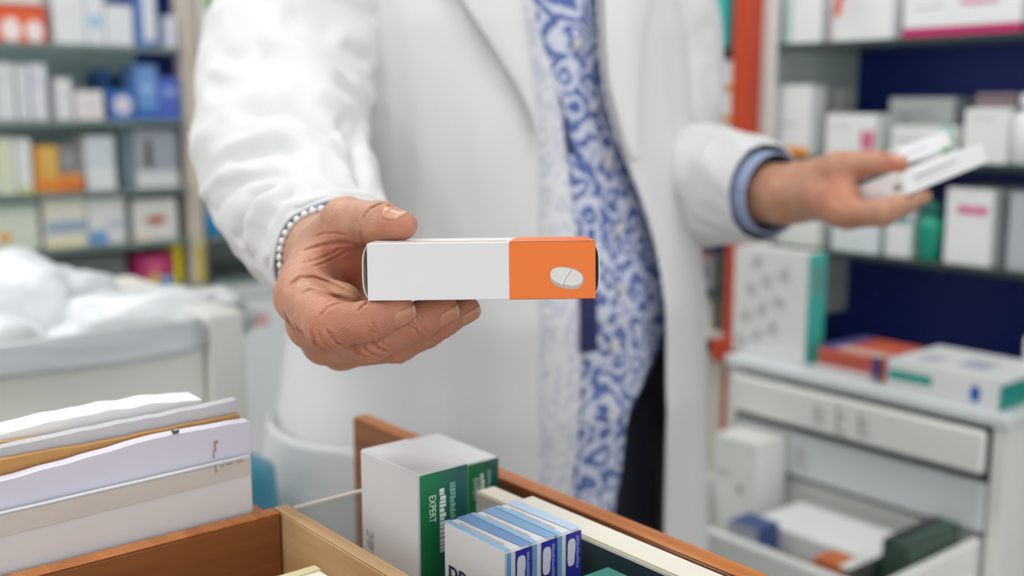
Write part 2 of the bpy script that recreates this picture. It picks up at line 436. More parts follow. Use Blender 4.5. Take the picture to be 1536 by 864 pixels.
# lower left bay behind the post
Z_R4L = hit_v(1070, 437, VF)[2]; 
s = box('shelf', VF + 0.004, V_BACK - 0.002, pm + 0.012, U_FAR - 0.022, Z_R4L - 0.008, Z_R4L, M_glass, sr, 0.0005)
box('shelf_edge', VF, VF + 0.0035, pm + 0.012, U_FAR - 0.022, Z_R4L - 0.009, Z_R4L - 0.0002, M_edge, s, 0.0003)
rc('medicine_carton', 'grey carton with dark print in the narrow bay left of the post', 1024, 1077, 380, Z_R4L, (176, 178, 182), [('q', 'x-', 0.1, 0.9, 0.2, 0.75, (96, 100, 112)), ('q', 'x-', 0, 1, 0.86, 1, (160, 70, 66))])
Z_R5L = hit_v(1070, 520, VF)[2]
s = box('shelf', VF + 0.004, V_BACK - 0.002, pm + 0.012, U_FAR - 0.022, Z_R5L - 0.008, Z_R5L, M_glass, sr, 0.0005)
box('shelf_edge', VF, VF + 0.0035, pm + 0.012, U_FAR - 0.022, Z_R5L - 0.009, Z_R5L - 0.0002, M_edge, s, 0.0003)
rc('medicine_carton', 'cream carton in the narrow bay below the grey one', 1024, 1076, 446, Z_R5L, (226, 226, 214), [('q', 'x-', 0, 1, 0.84, 0.93, (200, 206, 190))])

# ------------------------------------------------------------------ drawer cabinet under the right shelves
U_C0 = hit_v(1512, 640, VC)[1]; U_C1 = hit_v(1092, 545, VC)[1]
cb = empty('drawer_cabinet', W(0, 0, 0), ANG)
tag(cb, 'pale laminate drawer cabinet standing under the right shelves', 'cabinet')
ZA = hit_v(1300, 668, VC)[2]; ZB = hit_v(1300, 752, VC)[2]; ZC = ZB - 0.115
box('side_panel', VC, VF - 0.037, U_C0, U_C0 + 0.018, 0.0, Z_TOP - 0.018, M_cab, cb)
box('side_panel', VC, VF - 0.037, U_C1 - 0.018, U_C1, 0.0, Z_TOP - 0.018, M_cab, cb)
box('top_board', VC - 0.006, VF - 0.037, U_C0 - 0.004, U_C1 + 0.004, Z_TOP - 0.017, Z_TOP, M_cab2, cb, 0.003)
box('inner_back', VF - 0.045, VF - 0.04, U_C0 + 0.019, U_C1 - 0.019, 0.0, Z_TOP - 0.02, M_gap, cb, 0)
M_mark = mat('faded_label_ink', (176, 178, 176), 0.6)
def drawer_front(za, zb_, v, m, marks):
    d = box('drawer_front', v - 0.014, v, U_C0 + 0.022, U_C1 - 0.022, zb_, za, m, cb, 0.003)
    for k, (a, h) in enumerate(marks):
        uu = U_C1 - 0.022 - a * (U_C1 - U_C0)
        zc = (za + zb_) / 2
        bm = bmesh.new()
        bm_box(bm, v - 0.0155, v - 0.0141, uu - 0.008, uu + 0.008, zc - h, zc - h + 0.004)
        bm_box(bm, v - 0.0155, v - 0.0141, uu + 0.004, uu + 0.008, zc - h, zc + h)
        bm_box(bm, v - 0.0155, v - 0.0141, uu - 0.008, uu + 0.004, zc + h * 0.1, zc + h * 0.1 + 0.004)
        bm_obj('worn_letter', bm, M_mark, d)
    return d
drawer_front(Z_TOP - 0.024, ZA + 0.006, VC - 0.002, M_cab, ((0.36, 0.012), (0.44, 0.020), (0.52, 0.014)))
drawer_front(ZA - 0.008, ZB + 0.004, VC + 0.012, M_cab2, ((0.1, 0.010), (0.19, 0.012), (0.28, 0.013)))
box('drawer_rail', VC, VC + 0.02, U_C0 + 0.019, U_C1 - 0.019, ZA - 0.007, ZA + 0.004, M_gap, cb, 0.001)
drawer_front(ZC - 0.12, 0.12, VC - 0.002, M_cab, ())
box('plinth', VC + 0.03, VC + 0.04, U_C0 + 0.019, U_C1 - 0.019, 0.0, 0.1, M_gap, cb, 0.001)
# pulled out drawer of the cabinet
VP = VC - 0.20
zrim = ZB - 0.004; zbase = zrim - 0.085
dr = box('pulled_out_drawer', VP, VC + 0.02, U_C0 + 0.024, U_C1 - 0.024, zbase, zbase + 0.006, M_cab, cb, 0.001)
box('drawer_side', VP, VC + 0.02, U_C0 + 0.024, U_C0 + 0.036, zbase + 0.006, zrim, M_cab, dr, 0.002)
box('drawer_side', VP, VC + 0.02, U_C1 - 0.036, U_C1 - 0.024, zbase + 0.006, zrim, M_cab, dr, 0.002)
box('drawer_back', VC + 0.008, VC + 0.02, U_C0 + 0.037, U_C1 - 0.037, zbase + 0.006, zrim, M_cab, dr, 0.002)
box('drawer_lip', VP - 0.016, VP, U_C0 + 0.02, U_C1 - 0.02, zbase - 0.02, zrim - 0.012, M_white, dr, 0.003)
bx = box('divider', VP + 0.001, VC + 0.007, U_C0 + 0.085, U_C0 + 0.089, zbase + 0.007, zrim - 0.01, M_glass, dr, 0.0005)
zi = zbase + 0.0065
ulen = U_C1 - U_C0
carton('medicine_carton', 'upright white carton at the far end of the pulled out drawer', 'carton', VC - 0.075, VC - 0.005, U_C1 - 0.115, U_C1 - 0.04, zi, zi + 0.145, (230, 232, 228),
       [('q', 'x-', 0.62, 0.72, 0.45, 0.55, (150, 152, 150)), ('t', 'x-', 0.1, 0.4, 0.6, 0.66, (200, 202, 200))])
carton('medicine_carton', 'long white carton lying in the pulled out drawer', 'carton', VC - 0.125, VC - 0.02, U_C0 + 0.1, U_C0 + 0.28, zi, zi + 0.06, (236, 238, 238),
       [('q', 'x-', 0, 1, 0.0, 0.42, (170, 176, 178)), ('q', 'x-', 0.1, 0.9, 0.42, 0.5, (150, 120, 100))])
carton('medicine_carton', 'orange carton in front of the long white carton in the pulled out drawer', 'carton', VC - 0.17, VC - 0.13, U_C0 + 0.1, U_C0 + 0.15, zi, zi + 0.06, (206, 110, 50), [('q', 'z+', 0, 1, 0, 0.3, WH)])
carton('medicine_carton', 'blue carton between the white ones in the pulled out drawer', 'carton', VC - 0.174, VC - 0.129, U_C1 - 0.2, U_C1 - 0.15, zi, zi + 0.07, (60, 82, 140), [('q', 'x-', 0, 1, 0.7, 1, (190, 196, 204))])
carton('medicine_carton', 'dark green carton at the near end of the pulled out drawer', 'carton', VC - 0.14, VC - 0.02, U_C0 + 0.04, U_C0 + 0.075, zi, zi + 0.1, (52, 78, 64), [('q', 'z+', 0, 1, 0.6, 1, (36, 40, 38))])

# on top of the cabinet
zt = Z_TOP + 0.0005
v = VC + 0.03; u1 = hit_v(1100, 450, v)[1]; u0 = hit_v(1211, 450, v)[1]; ztp = hit_v(1165, 376, v)[2]
fdep = hit_u(1237, 450, u0)[0] - v
fb = carton('soap_carton', 'tall white carton with grey flower sketches and teal edge on the cabinet', 'carton', v, v + fdep, u0, u1, zt, ztp, (230, 230, 230), [('q', 'y-', 0, 1, 0, 1, (70, 186, 172)), ('q', 'y-', 0.2, 0.8, 0.62, 0.9, (186, 224, 216))])
fd = (fdep, u1 - u0, ztp - zt)
rg = random.Random(3)
for k in range(10):
    ca = 0.12 + 0.6 * ((k * 0.37) % 1); cb_ = 0.1 + 0.085 * k
    for j in range(5):
        t = j * 1.256 + rg.random()
        disc_on(fb, fd, 'x-', ca + 0.055 * math.cos(t), cb_ + 0.045 * math.sin(t), 0.006, 0.0035, card((196, 194, 194)), 'sketched_petal', rot=t, n=10)
v = VC + 0.02; u1 = hit_v(1228, 520, v)[1]; u0 = hit_v(1322, 540, v)[1]
carton('medicine_carton', 'flat orange red and navy carton lying on the cabinet top', 'carton', v, v + 0.11, u0, u1, zt, zt + 0.034, (206, 98, 72),
       [('q', 'x-', 0, 1, 0, 0.28, (214, 206, 210)), ('q', 'x-', 0.0, 0.8, 0.5, 0.62, (150, 70, 84)), ('q', 'x-', 0.86, 1, 0, 1, (60, 58, 120)),
        ('q', 'z+', 0, 1, 0.75, 1, (96, 92, 150)), ('q', 'z+', 0, 0.3, 0, 0.75, (220, 180, 170)), ('q', 'y-', 0.8, 1, 0, 1, (140, 44, 60))])
v = VC + 0.004; u1 = hit_v(1330, 560, v)[1]; u0 = hit_v(1500, 585, v)[1]
carton('medicine_carton', 'flat white and teal carton with a blue emblem on the cabinet edge', 'carton', v, v + 0.13, u0, u1, zt, zt + 0.04, (228, 230, 232),
       [('q', 'x-', 0.02, 0.42, 0.35, 0.68, (60, 162, 148)), ('d', 'x-', 0.8, 0.42, 0.007, 0.011, (40, 96, 180)), ('q', 'y-', 0, 1, 0, 0.8, (20, 140, 126)),
        ('q', 'z+', 0.25, 0.6, 0.25, 0.5, (176, 184, 200)), ('q', 'z+', 0.2, 0.5, 0.65, 0.85, (190, 196, 208))])
v = VC + 0.1; u1 = hit_v(1514, 520, v)[1]
carton('medicine_carton', 'small grey white carton at the right end of the cabinet top', 'carton', v + 0.04, v + 0.075, u1 - 0.06, u1, zt, zt + 0.07, (212, 216, 214))

# ------------------------------------------------------------------ left shelving unit on the back wall
UF = 2.42
def zl(py): return hit_u(150, py, UF)[2]
ZL = [zl(67), zl(180), zl(286), zl(368), zl(440)]
V_L0 = -0.2; V_LE = 1.40
sl = empty('shelving_unit', W(0, 0, 0), ANG)
tag(sl, 'grey wall shelving crowded with cartons in the far left background', 'shelving')
UB = 2.74
vn0 = hit_u(203, 90, UB)[0]; vn1 = hit_u(266, 90, UB)[0]
box('back_panel', V_L0, vn0 - 0.001, UB, UB + 0.012, 0.02, 2.2, M_greyback, sl)
box('navy_panel', vn0, vn1, UB - 0.002, UB + 0.012, 0.02, 2.2, M_navy, sl)
box('back_panel', vn1 + 0.001, V_LE, UB, UB + 0.012, 0.02, 2.2, M_cab, sl)
box('red_strip', vn1 + 0.002, vn1 + 0.03, UB - 0.012, UB - 0.001, 0.8, 2.2, mat('dark_red_strip', (110, 20, 56), 0.5), sl)
vpst = hit_u(284, 100, UF + 0.02)[0]
box('post', vpst - 0.02, vpst + 0.02, UF + 0.02, UF + 0.06, 0.02, 2.2, mat('beige_post', (206, 196, 184), 0.5), sl, 0.003)
for zz in ZL + [ZL[0] + 0.26, ZL[0] + 0.5]:
    for va, vb in ((V_L0 + 0.02, vpst - 0.022), (vpst + 0.022, V_LE - 0.02)):
        s = box('shelf', va, vb, UF + 0.004, UB - 0.014, zz - 0.008, zz, M_glass, sl, 0.0005)
        box('shelf_edge', va, vb, UF, UF + 0.0035, zz - 0.012, zz - 0.0002, mat('grey_shelf_edge', (120, 138, 134), 0.4), s, 0.0005)
box('side_panel', V_L0, V_L0 + 0.018, UF, UB - 0.001, 0.02, 2.2, M_cab, sl)
box('side_panel', V_LE - 0.018, V_LE, UF, UB - 0.001, 0.02, 2.2, M_cab, sl)
vg = hit_u(186, 235, UF + 0.05)[0]
box('glass_divider', vg - 0.013, vg + 0.013, UF + 0.03, UF + 0.036, ZL[2] + 0.001, ZL[1] - 0.014, mat('smoked_glass', (120, 138, 150), 0.15), sl, 0.001)
nd = 4
dw = (V_LE - V_L0) / nd
for k in range(nd):
    d = box('cupboard_door', V_L0 + k * dw + 0.003, V_L0 + (k + 1) * dw - 0.003, UF - 0.06, UF - 0.042, 0.1, ZL[4] - 0.04, mat('bluish_door', (236, 243, 247), 0.35, 0.03, 6), sl, 0.003)
    box('door_handle', V_L0 + (k + (0.86 if k % 2 == 0 else 0.1)) * dw, V_L0 + (k + (0.89 if k % 2 == 0 else 0.13)) * dw, UF - 0.075, UF - 0.0605, 0.45, 0.57, mat('grey_metal', (150, 152, 154), 0.3, metal=0.8), d, 0.002)
_l = hit_u(386, 480, UF - 0.0605)
box('price_label', _l[0] - 0.03, _l[0] + 0.03, UF - 0.0612, UF - 0.0603, _l[2] - 0.014, _l[2] + 0.014, mat('pink_label', (226, 168, 172), 0.5), sl, 0)
box('cupboard_top', V_L0, V_LE, UF - 0.062, UF - 0.001, ZL[4] - 0.038, ZL[4] - 0.014, M_cab2, sl, 0.002)

def lc(label, px0, px1, pt, tier, rgb, prints=(), inset=0.012, depth=0.1, name='medicine_carton', cat='carton', z0=None, **k):
    u = UF + inset
    va = hit_u(px0, pt + 20, u)[0]; vb = hit_u(px1, pt + 20, u)[0]
    ztop = hit_u((px0 + px1) / 2, pt, u)[2]
    zb0 = (ZL[tier] if z0 is None else z0) + 0.0005
    return carton(name, label, cat, va + 0.001, vb - 0.001, u, u + depth, zb0, ztop, rgb, prints, **k)
LW = (226, 229, 232)
# tier one
lc('orange carton with two white discs on the top left shelf', -8, 68, 6, 0, (226, 96, 50), [('q', 'y-', 0, 1, 0.9, 1, (190, 70, 40)), ('d', 'y-', 0.3, 0.32, 0.02, 0.024, (240, 226, 226)), ('d', 'y-', 0.77, 0.3, 0.018, 0.022, (240, 226, 226))])
lc('pale carton lying on the orange carton with discs', -8, 62, -14, 0, (224, 222, 218), z0=ZL[0] + (hit_u(30, 6, UF + 0.012)[2] - ZL[0]))
lc('tall plain white carton next to the orange carton', 78, 126, -20, 0, LW, [('t', 'y-', 0.2, 0.6, 0.55, 0.6, (206, 214, 218))])
lc('white carton with a light blue dot on the top left shelf', 127, 156, -8, 0, (224, 228, 232), [('d', 'y-', 0.5, 0.46, 0.013, 0.014, (150, 200, 228))])
lc('white carton with navy lid on the top left shelf', 157, 199, -4, 0, LW, [('q', 'y-', 0, 1, 0.84, 1, (40, 50, 130))])
lc('blue carton with white centre stripe on the top left shelf', 203, 234, -16, 0, (92, 128, 200), [('q', 'y-', 0.3, 0.95, 0.1, 0.95, (222, 226, 234))])
lc('white narrow carton before the navy panel on the top left shelf', 245, 265, 24, 0, (222, 226, 236), [('q', 'y-', 0, 0.2, 0, 1, (150, 170, 214))])
lc('white carton with green print and orange edge by the sleeve', 299, 328, -16, 0, (228, 226, 222), [('q', 'y-', 0.25, 0.8, 0.66, 0.95, (132, 172, 96)), ('q', 'y-', 0.85, 1, 0.3, 1, (228, 120, 70))])
# tier two
lc('leftmost of the three tall white cartons on the second left shelf', -6, 21, 95, 1, (218, 221, 224), [('t', 'y-', 0.2, 0.8, 0.7, 0.76, (200, 204, 210))])
lc('middle one of the three tall white cartons on the second left shelf', 22, 43, 97, 1, (212, 216, 220), [('q', 'y-', 0, 0.08, 0, 1, (190, 194, 200))])
lc('rightmost of the three tall white cartons on the second left shelf', 44, 70, 96, 1, (218, 220, 228), [('q', 'y-', 0.1, 0.5, 0.6, 0.8, (196, 200, 216))])
lc('slim white carton standing alone on the second left shelf', 82, 108, 118, 1, (222, 224, 226), [('t', 'y-', 0.2, 0.7, 0.6, 0.68, (204, 206, 212))])
lc('low pinkish white carton on the second left shelf', 112, 156, 136, 1, (228, 224, 224), [('t', 'y-', 0.2, 0.8, 0.5, 0.58, (214, 204, 208))])
lc('deep blue carton at the left of the blue cluster', 150, 167, 105, 1, (44, 104, 176), inset=0.12)
lc('blue carton with a white pink disc on the second left shelf', 165, 203, 136, 1, (70, 122, 200), [('d', 'y-', 0.5, 0.5, 0.02, 0.02, (232, 222, 234)), ('d', 'y-', 0.5, 0.5, 0.006, 0.006, (214, 170, 200))])
lc('strong blue carton behind the disc carton', 184, 206, 112, 1, (30, 96, 180), inset=0.12)
lc('light blue carton highest of the blue cluster', 205, 236, 98, 1, (112, 156, 216), [('q', 'y-', 0.2, 0.8, 0.5, 0.62, (160, 196, 236)), ('q', 'y-', 0, 1, 0, 0.2, (60, 112, 190))])
lc('violet blue carton at the right of the blue cluster', 237, 270, 116, 1, (82, 108, 198), [('q', 'y-', 0.2, 0.9, 0.55, 0.75, (140, 166, 222))])
# tier three
lc('white carton with lime stripes on the third left shelf', -6, 22, 207, 2, (220, 228, 220), [('q', 'y-', 0.35, 0.55, 0, 1, (206, 214, 130))])
lc('white carton with pale lime foot on the third left shelf', 23, 47, 208, 2, (224, 228, 224), [('q', 'y-', 0, 1, 0, 0.12, (206, 216, 150))])
lc('amber yellow carton on the third left shelf', 51, 88, 219, 2, (220, 178, 92), [('q', 'y-', 0, 0.2, 0, 1, (226, 140, 50)), ('q', 'y-', 0.2, 1, 0, 0.3, (226, 138, 50))])
lc('low orange carton on the third left shelf', 89, 127, 262, 2, (222, 120, 44), [('q', 'y-', 0, 1, 0.7, 1, (232, 160, 90))], inset=0.01, depth=0.06)
lc('white carton rising behind the low orange carton', 89, 127, 216, 2, (212, 218, 226), inset=0.085)
lc('pale blue white carton beside the glass divider', 128, 172, 204, 2, (206, 218, 224), [('q', 'y-', 0, 1, 0, 0.4, (226, 230, 232))])
bc = lc('grey carton with a dark bottle picture on the third left shelf', 202, 266, 194, 2, (160, 168, 178), [('q', 'y-', 0, 1, 0, 0.28, (222, 224, 226)), ('q', 'y-', 0.22, 0.38, 0.34, 0.74, (66, 66, 50)), ('q', 'y-', 0.26, 0.34, 0.74, 0.86, (50, 50, 40))])
lc('tall yellow carton beside the white sleeve on the third left shelf', 298, 312, 188, 2, (226, 196, 72), [('q', 'y-', 0, 1, 0.3, 0.5, (236, 220, 150))])
# tier four
lc('pale green carton with an orange dot on the fourth left shelf', -10, 58, 306, 3, (214, 222, 208), [('q', 'y-', 0, 1, 0.84, 1, (180, 204, 186)), ('d', 'y-', 0.22, 0.3, 0.013, 0.011, (236, 168, 72))])
lc('cream carton with grey blue band on the fourth left shelf', 64, 130, 299, 3, (228, 226, 212), [('q', 'y-', 0.05, 1, 0.3, 0.55, (150, 172, 196)), ('q', 'y-', 0, 0.9, 0.0, 0.12, (234, 224, 180))])
lc('white carton with blue corner on the fourth left shelf', 131, 188, 298, 3, (224, 226, 226), [('q', 'y-', 0.0, 0.5, 0.0, 0.3, (110, 160, 210)), ('q', 'y-', 0.5, 1, 0.36, 0.5, (180, 196, 214))])
lc('white carton with a brown oval on the fourth left shelf', 200, 266, 299, 3, (226, 226, 224), [('d', 'y-', 0.5, 0.5, 0.026, 0.010, (176, 86, 52)), ('q', 'y-', 0, 0.4, 0, 0.2, (234, 226, 204))])
vb_, ub_, _ = hit_u(287, 340, UF + 0.05)
bt = empty('spray_bottle', W(vb_ + 0.062, ub_, ZL[3] + 0.0005)); tag(bt, 'bright blue round tub beside the sleeve on the fourth left shelf', 'bottle')
lathe('bottle_body', [(0.03, 0), (0.032, 0.003), (0.032, 0.05), (0.03, 0.052)], mat('cyan_plastic', (14, 140, 196), 0.3), bt)
lathe('bottle_cap', [(0.0325, 0.053), (0.0335, 0.055), (0.0335, 0.078), (0.03, 0.082)], mat('pale_blue_plastic', (120, 178, 206), 0.3), bt)
# tier five
lc('magenta carton low on the left shelving', 207, 260, 382, 4, (172, 48, 102), [('q', 'y-', 0.3, 0.6, 0.1, 0.4, (220, 190, 90)), ('q', 'y-', 0.62, 1, 0.0, 0.3, (130, 170, 214)), ('d', 'y-', 0.5, 0.65, 0.02, 0.016, (206, 90, 130))])
lc('bright yellow carton low on the left shelving', 262, 273, 366, 4, (226, 204, 34), inset=0.012)
lc('mustard yellow carton low on the left shelving beyond the post', 297, 306, 366, 4, (206, 186, 40), inset=0.012)
lc('dark grey carton behind the white bags on the left shelving', 60, 190, 384, 4, (120, 128, 126), inset=0.05)

# ------------------------------------------------------------------ white open bin with bags, left middle ground
bv0, bu0, bz0 = -0.28, 1.115, 0.45
BV, BU = 0.545, 1.115
ZRIM = 1.25 - 305 / F * 1.2 * 1.0
q = hit_u(366, 466, BU); BV = q[0]; ZRIM = q[2]
bn = empty('storage_bin', W(0, 0, 0), ANG); tag(bn, 'white open storage bin heaped with bags at the left', 'bin')
BL = 0.34
box('side_panel', BV - 0.042, BV, BU, BU + BL, 0.0, ZRIM, mat('bin_white', (224, 224, 218), 0.4, 0.03, 8), bn, 0.003)
box('front_panel', bv0, BV - 0.043, BU + 0.012, BU + 0.028, 0.0, ZRIM - 0.012, mat('bin_front', (236, 237, 228), 0.5, 0.07, 7, 0.1, 60), bn, 0.003)
box('front_rail', bv0, BV - 0.043, BU + 0.002, BU + 0.011, ZRIM - 0.03, ZRIM - 0.008, mat('bin_rail', (204, 206, 204), 0.4), bn, 0.002)
box('back_panel', bv0, BV - 0.043, BU + BL - 0.02, BU + BL, 0.0, ZRIM - 0.01, MATS['bin_white'], bn, 0.003)
box('side_panel', bv0 - 0.02, bv0 - 0.001, BU, BU + BL, 0.0, ZRIM, MATS['bin_white'], bn, 0.003)
box('bin_floor', bv0, BV - 0.043, BU + 0.029, BU + BL - 0.021, ZRIM - 0.2, ZRIM - 0.18, MATS['bin_white'], bn, 0.002)
M_bag = mat('white_plastic_film', (226, 230, 234), 0.28, 0.03, 20, 0.3, 60)
def bag(label, c, size, rz, seed, amp=0.25):
    bm = bmesh.new(); bmesh.ops.create_icosphere(bm, subdivisions=4, radius=1.0)
    for vtx in bm.verts:
        d = vtx.co.normalized()
        n1 = noise.noise(d * 1.7 + Vector((seed, 0, 0))); n2 = abs(noise.noise(d * 4.1 + Vector((0, seed, 3))))
        n3 = abs(noise.noise(d * 9.0 + Vector((seed, 2, 1))))
        r = 1 + amp * n1 - amp * 0.8 * n2 - amp * 0.35 * n3
        vtx.co = Vector((d.x * r * size[0], d.y * r * size[1], max(d.z, -0.55) * r * size[2]))
    o = bm_obj('plastic_bag', bm, M_bag, None, True)
    o.location = W(*c); o.rotation_euler = (0, 0, ANG + rz)
    tag(o, label, 'bag', 'white bags heaped in the storage bin')
    return o
q = hit_u(60, 400, BU + 0.16)
bag('tallest crumpled white bag at the left of the bin heap', (q[0] - 0.02, BU + 0.19, ZRIM - 0.01), (0.13, 0.08, 0.07), 0.2, 1.0)
bag('middle crumpled white bag in front of the tallest one in the bin', (q[0] + 0.09, BU + 0.10, ZRIM - 0.03), (0.12, 0.055, 0.05), -0.1, 5.0)
bag('flat crumpled white bag nearest the bin corner', (q[0] + 0.17, BU + 0.17, ZRIM - 0.035), (0.10, 0.07, 0.045), 0.3, 9.0)
bag('low crumpled white bag at the left front of the bin', (q[0] - 0.10, BU + 0.09, ZRIM - 0.04), (0.1, 0.05, 0.06), 0.0, 13.0)
# bag film sheet hanging over the front rail
vs = []; fs = []; nx_, nz_ = 40, 8
for i in range(nx_ + 1):
    for j in range(nz_ + 1):
        a = i / nx_; b = j / nz_
        v_ = bv0 + 0.01 + a * (BV - bv0 - 0.06)
        z_ = ZRIM - 0.002 - b * (0.034 + 0.006 * noise.noise(Vector((a * 4, 0, 2))))
        u_ = BU - 0.002 - 0.004 * abs(noise.noise(Vector((a * 14, b * 2, 1))))
        vs.append((v_, u_, z_)); 
for i in range(nx_):
    for j in range(nz_):
        k = i * (nz_ + 1) + j; fs.append((k, k + 1, k + nz_ + 2, k + nz_ + 1))
so = mesh_obj('plastic_liner', vs, fs, mat('grey_film', (206, 210, 214), 0.3, 0.03, 20), bn, True)
so.modifiers.new('thick', 'SOLIDIFY').thickness = 0.0012

# teal round stool behind the drawer
st = empty('stool', Vector(P(305, 758, 0.98)[:2].tolist() + [0.0])); tag(st, 'round stool with teal padded seat between drawer and bin', 'stool')
zs = P(305, 758, 0.98)[2]
lathe('seat', [(0.045, zs - 0.07), (0.062, zs - 0.06), (0.069, zs - 0.03), (0.064, zs + 0.03), (0.04, zs + 0.045), (0.005, zs + 0.048)], mat('teal_vinyl', (40, 122, 148), 0.35, 0.05, 30), st, n=40)
lathe('stem', [(0.02, 0.03), (0.02, zs - 0.0705)], mat('grey_metal2', (150, 152, 154), 0.3, metal=0.8), st)
lathe('base', [(0.18, 0.0), (0.18, 0.01), (0.03, 0.03)], MATS['grey_metal2'], st, n=40)

# ------------------------------------------------------------------ wooden drawer in front
ZCR = CAMZ - 0.222               # top of cross board, divider and acrylic
_a = hit_z(423, 768, ZCR); UCR = _a[1]; VDV = _a[0]
ZFAR = CAMZ - 0.24; VFAR = 0.5 * (hit_z(530, 621, ZFAR)[0] + hit_z(1128, 864, ZFAR)[0]) - 0.005
UEND = hit_v(529, 621, VFAR)[1]
ZB0 = 0.88
wd = empty('wooden_drawer', W(0, 0, 0), ANG); tag(wd, 'open wooden drawer with compartments holding papers and cartons', 'drawer')
def board(name, x0, x1, y0, y1, z0, z1, m, mt):
    o = box(name, x0, x1, y0, y1, z0, z1 - 0.0012, m, wd, 0.0008)
    box('top_edge', x0, x1, y0, y1, z1 - 0.0011, z1, mt, o, 0.0004)
    return o
board('side_board', VFAR, VFAR + 0.013, 0.10, UEND, ZB0, ZFAR, M_wood, M_wood_top)
board('cross_board', -0.12, VDV - 0.001, UCR, UCR + 0.010, ZB0, ZCR, M_wood_x, M_wood_top)
board('divider', VDV, VDV + 0.008, 0.10, UCR + 0.01, ZB0, ZCR, M_wood_pale, M_wood_pale)
board('divider', VDV, VDV + 0.008, UCR + 0.0105, UEND, ZB0, ZCR - 0.012, wood_mat('golden_wood', (196, 146, 60), (220, 178, 96)), M_wood_top)
board('end_board', -0.12, VDV - 0.001, UEND - 0.012, UEND, ZB0, ZCR - 0.05, M_wood, M_wood_top)
board('side_board', -0.136, -0.121, 0.10, UEND, ZB0, ZCR, M_wood, M_wood_top)
board('front_board', -0.12, VFAR - 0.001, 0.10, 0.112, ZB0, ZCR - 0.06, M_wood, M_wood_top)
box('drawer_bottom', -0.136, VFAR + 0.016, 0.10, UEND, ZB0 - 0.012, ZB0 - 0.0005, M_wood_pale, wd, 0.001)
ap = box('acrylic_panel', VDV + 0.009, VFAR - 0.04, UCR + 0.001, UCR + 0.004, ZB0, ZCR - 0.0012, M_acr, wd, 0)
box('panel_edge', VDV + 0.009, VFAR - 0.04, UCR + 0.001, UCR + 0.004, ZCR - 0.0011, ZCR, M_acr_edge, ap, 0)
box('panel_edge', VFAR - 0.0398, VFAR - 0.0385, UCR + 0.001, UCR + 0.004, ZB0, ZCR, M_acr_edge, ap, 0)
ct = empty('counter', W(0, 0, 0), ANG); tag(ct, 'white counter cabinet carrying the wooden drawer', 'counter')
box('counter_body', -0.136, VFAR + 0.016, 0.12, UEND, 0.06, ZB0 - 0.0365, M_cab, ct, 0.002)
box('counter_top', -0.14, VFAR + 0.02, 0.10, UEND + 0.004, ZB0 - 0.036, ZB0 - 0.0125, M_cab2, ct, 0.003)
box('plinth', -0.12, VFAR, 0.14, UEND - 0.02, 0.0, 0.0595, M_gap, ct, 0)

ZI = ZB0 + 0.0002
GREEN = (14, 120, 62)
def green_gradient():
    m = bpy.data.materials.new('green_to_dark_print'); m.use_nodes = True
    nt = m.node_tree; N = nt.nodes; L = nt.links; b = N['Principled BSDF']
    tc = N.new('ShaderNodeTexCoord'); sp = N.new('ShaderNodeSeparateXYZ'); L.new(tc.outputs['Generated'], sp.inputs[0])
    nz = N.new('ShaderNodeTexNoise'); nz.inputs['Scale'].default_value = 3; L.new(tc.outputs['Generated'], nz.inputs['Vector'])
    ad = N.new('ShaderNodeMath'); ad.operation = 'MULTIPLY_ADD'; ad.inputs[1].default_value = 0.5; L.new(nz.outputs['Fac'], ad.inputs[0]); L.new(sp.outputs[0], ad.inputs[2])
    r = N.new('ShaderNodeValToRGB'); r.color_ramp.elements[0].position = 0.2; r.color_ramp.elements[0].color = srgb(16, 128, 64)
    r.color_ramp.elements[1].position = 1.1 if False else 1.0; r.color_ramp.elements[1].color = srgb(14, 84, 78)
    L.new(ad.outputs[0], r.inputs[0]); L.new(r.outputs[0], b.inputs['Base Color']); b.inputs['Roughness'].default_value = 0.3
    return m
M_green = green_gradient()
M_ink = mat('grey_ink', (176, 178, 182), 0.5); M_inkw = mat('white_ink', (226, 236, 230), 0.5); M_inkp = mat('pale_ink', (120, 172, 158), 0.5)
def green_carton(label, v0, v1, u0, u1, z1, lines):
    o = carton('medicine_carton', label, 'carton', v0, v1, u0, u1, ZI, z1, (226, 227, 229), group='white and green cartons')
    d = (v1 - v0, u1 - u0, z1 - ZI)
    quad_on(o, d, 'y-', 0.01, 0.99, 0.003, 0.997, M_green, 'green_end')
    # top flap seam
    quad_on(o, d, 'z+', 0.02, 0.98, 0.955, 0.965, card((188, 189, 190)), 'flap_seam')
    for body, a, b, size, m, sx in lines:
        # reads downwards on the end face
        mt = Matrix.Translation((-d[0] / 2 + a * d[0], -d[1] / 2 - 0.0008, b * d[2])) @ Matrix.Rotation(math.pi / 2, 4, 'X') @ Matrix.Rotation(-math.pi / 2, 4, 'Z')
        text_obj(body, size, m, o, mt, sx=sx)
    bars_on(o, d, 'y-', 0.40, 0.53, 0.945 - 0.036 / d[2], 0.945, M_inkw, n=12, vertical=True, seed=4, off=0.0008)
    bars_on(o, d, 'y-', 0.61, 0.73, 0.955 - 0.026 / d[2], 0.955, M_inkp, n=11, vertical=True, seed=9, off=0.0008)
    return o, d
L1 = [('EXPERT', 0.19, 0.93, 0.0062, M_inkw, 0.72)]
def corner_box(a, b, c, z):
    A_, B_, C_ = hit_z(*a, z), hit_z(*b, z), hit_z(*c, z)
    return (A_[0] + B_[0]) / 2, C_[0], (B_[1] + C_[1]) / 2, A_[1]
zg1, zg2 = CAMZ - 0.190, CAMZ - 0.2235
G1 = corner_box((545, 672), (633, 719), (690, 690), zg1); G2 = corner_box((618, 657), (692, 700), (746, 684), zg2)
g1, gd1 = green_carton('tall white carton with green end, in front of the clear acrylic panel', *G1, zg1, L1)
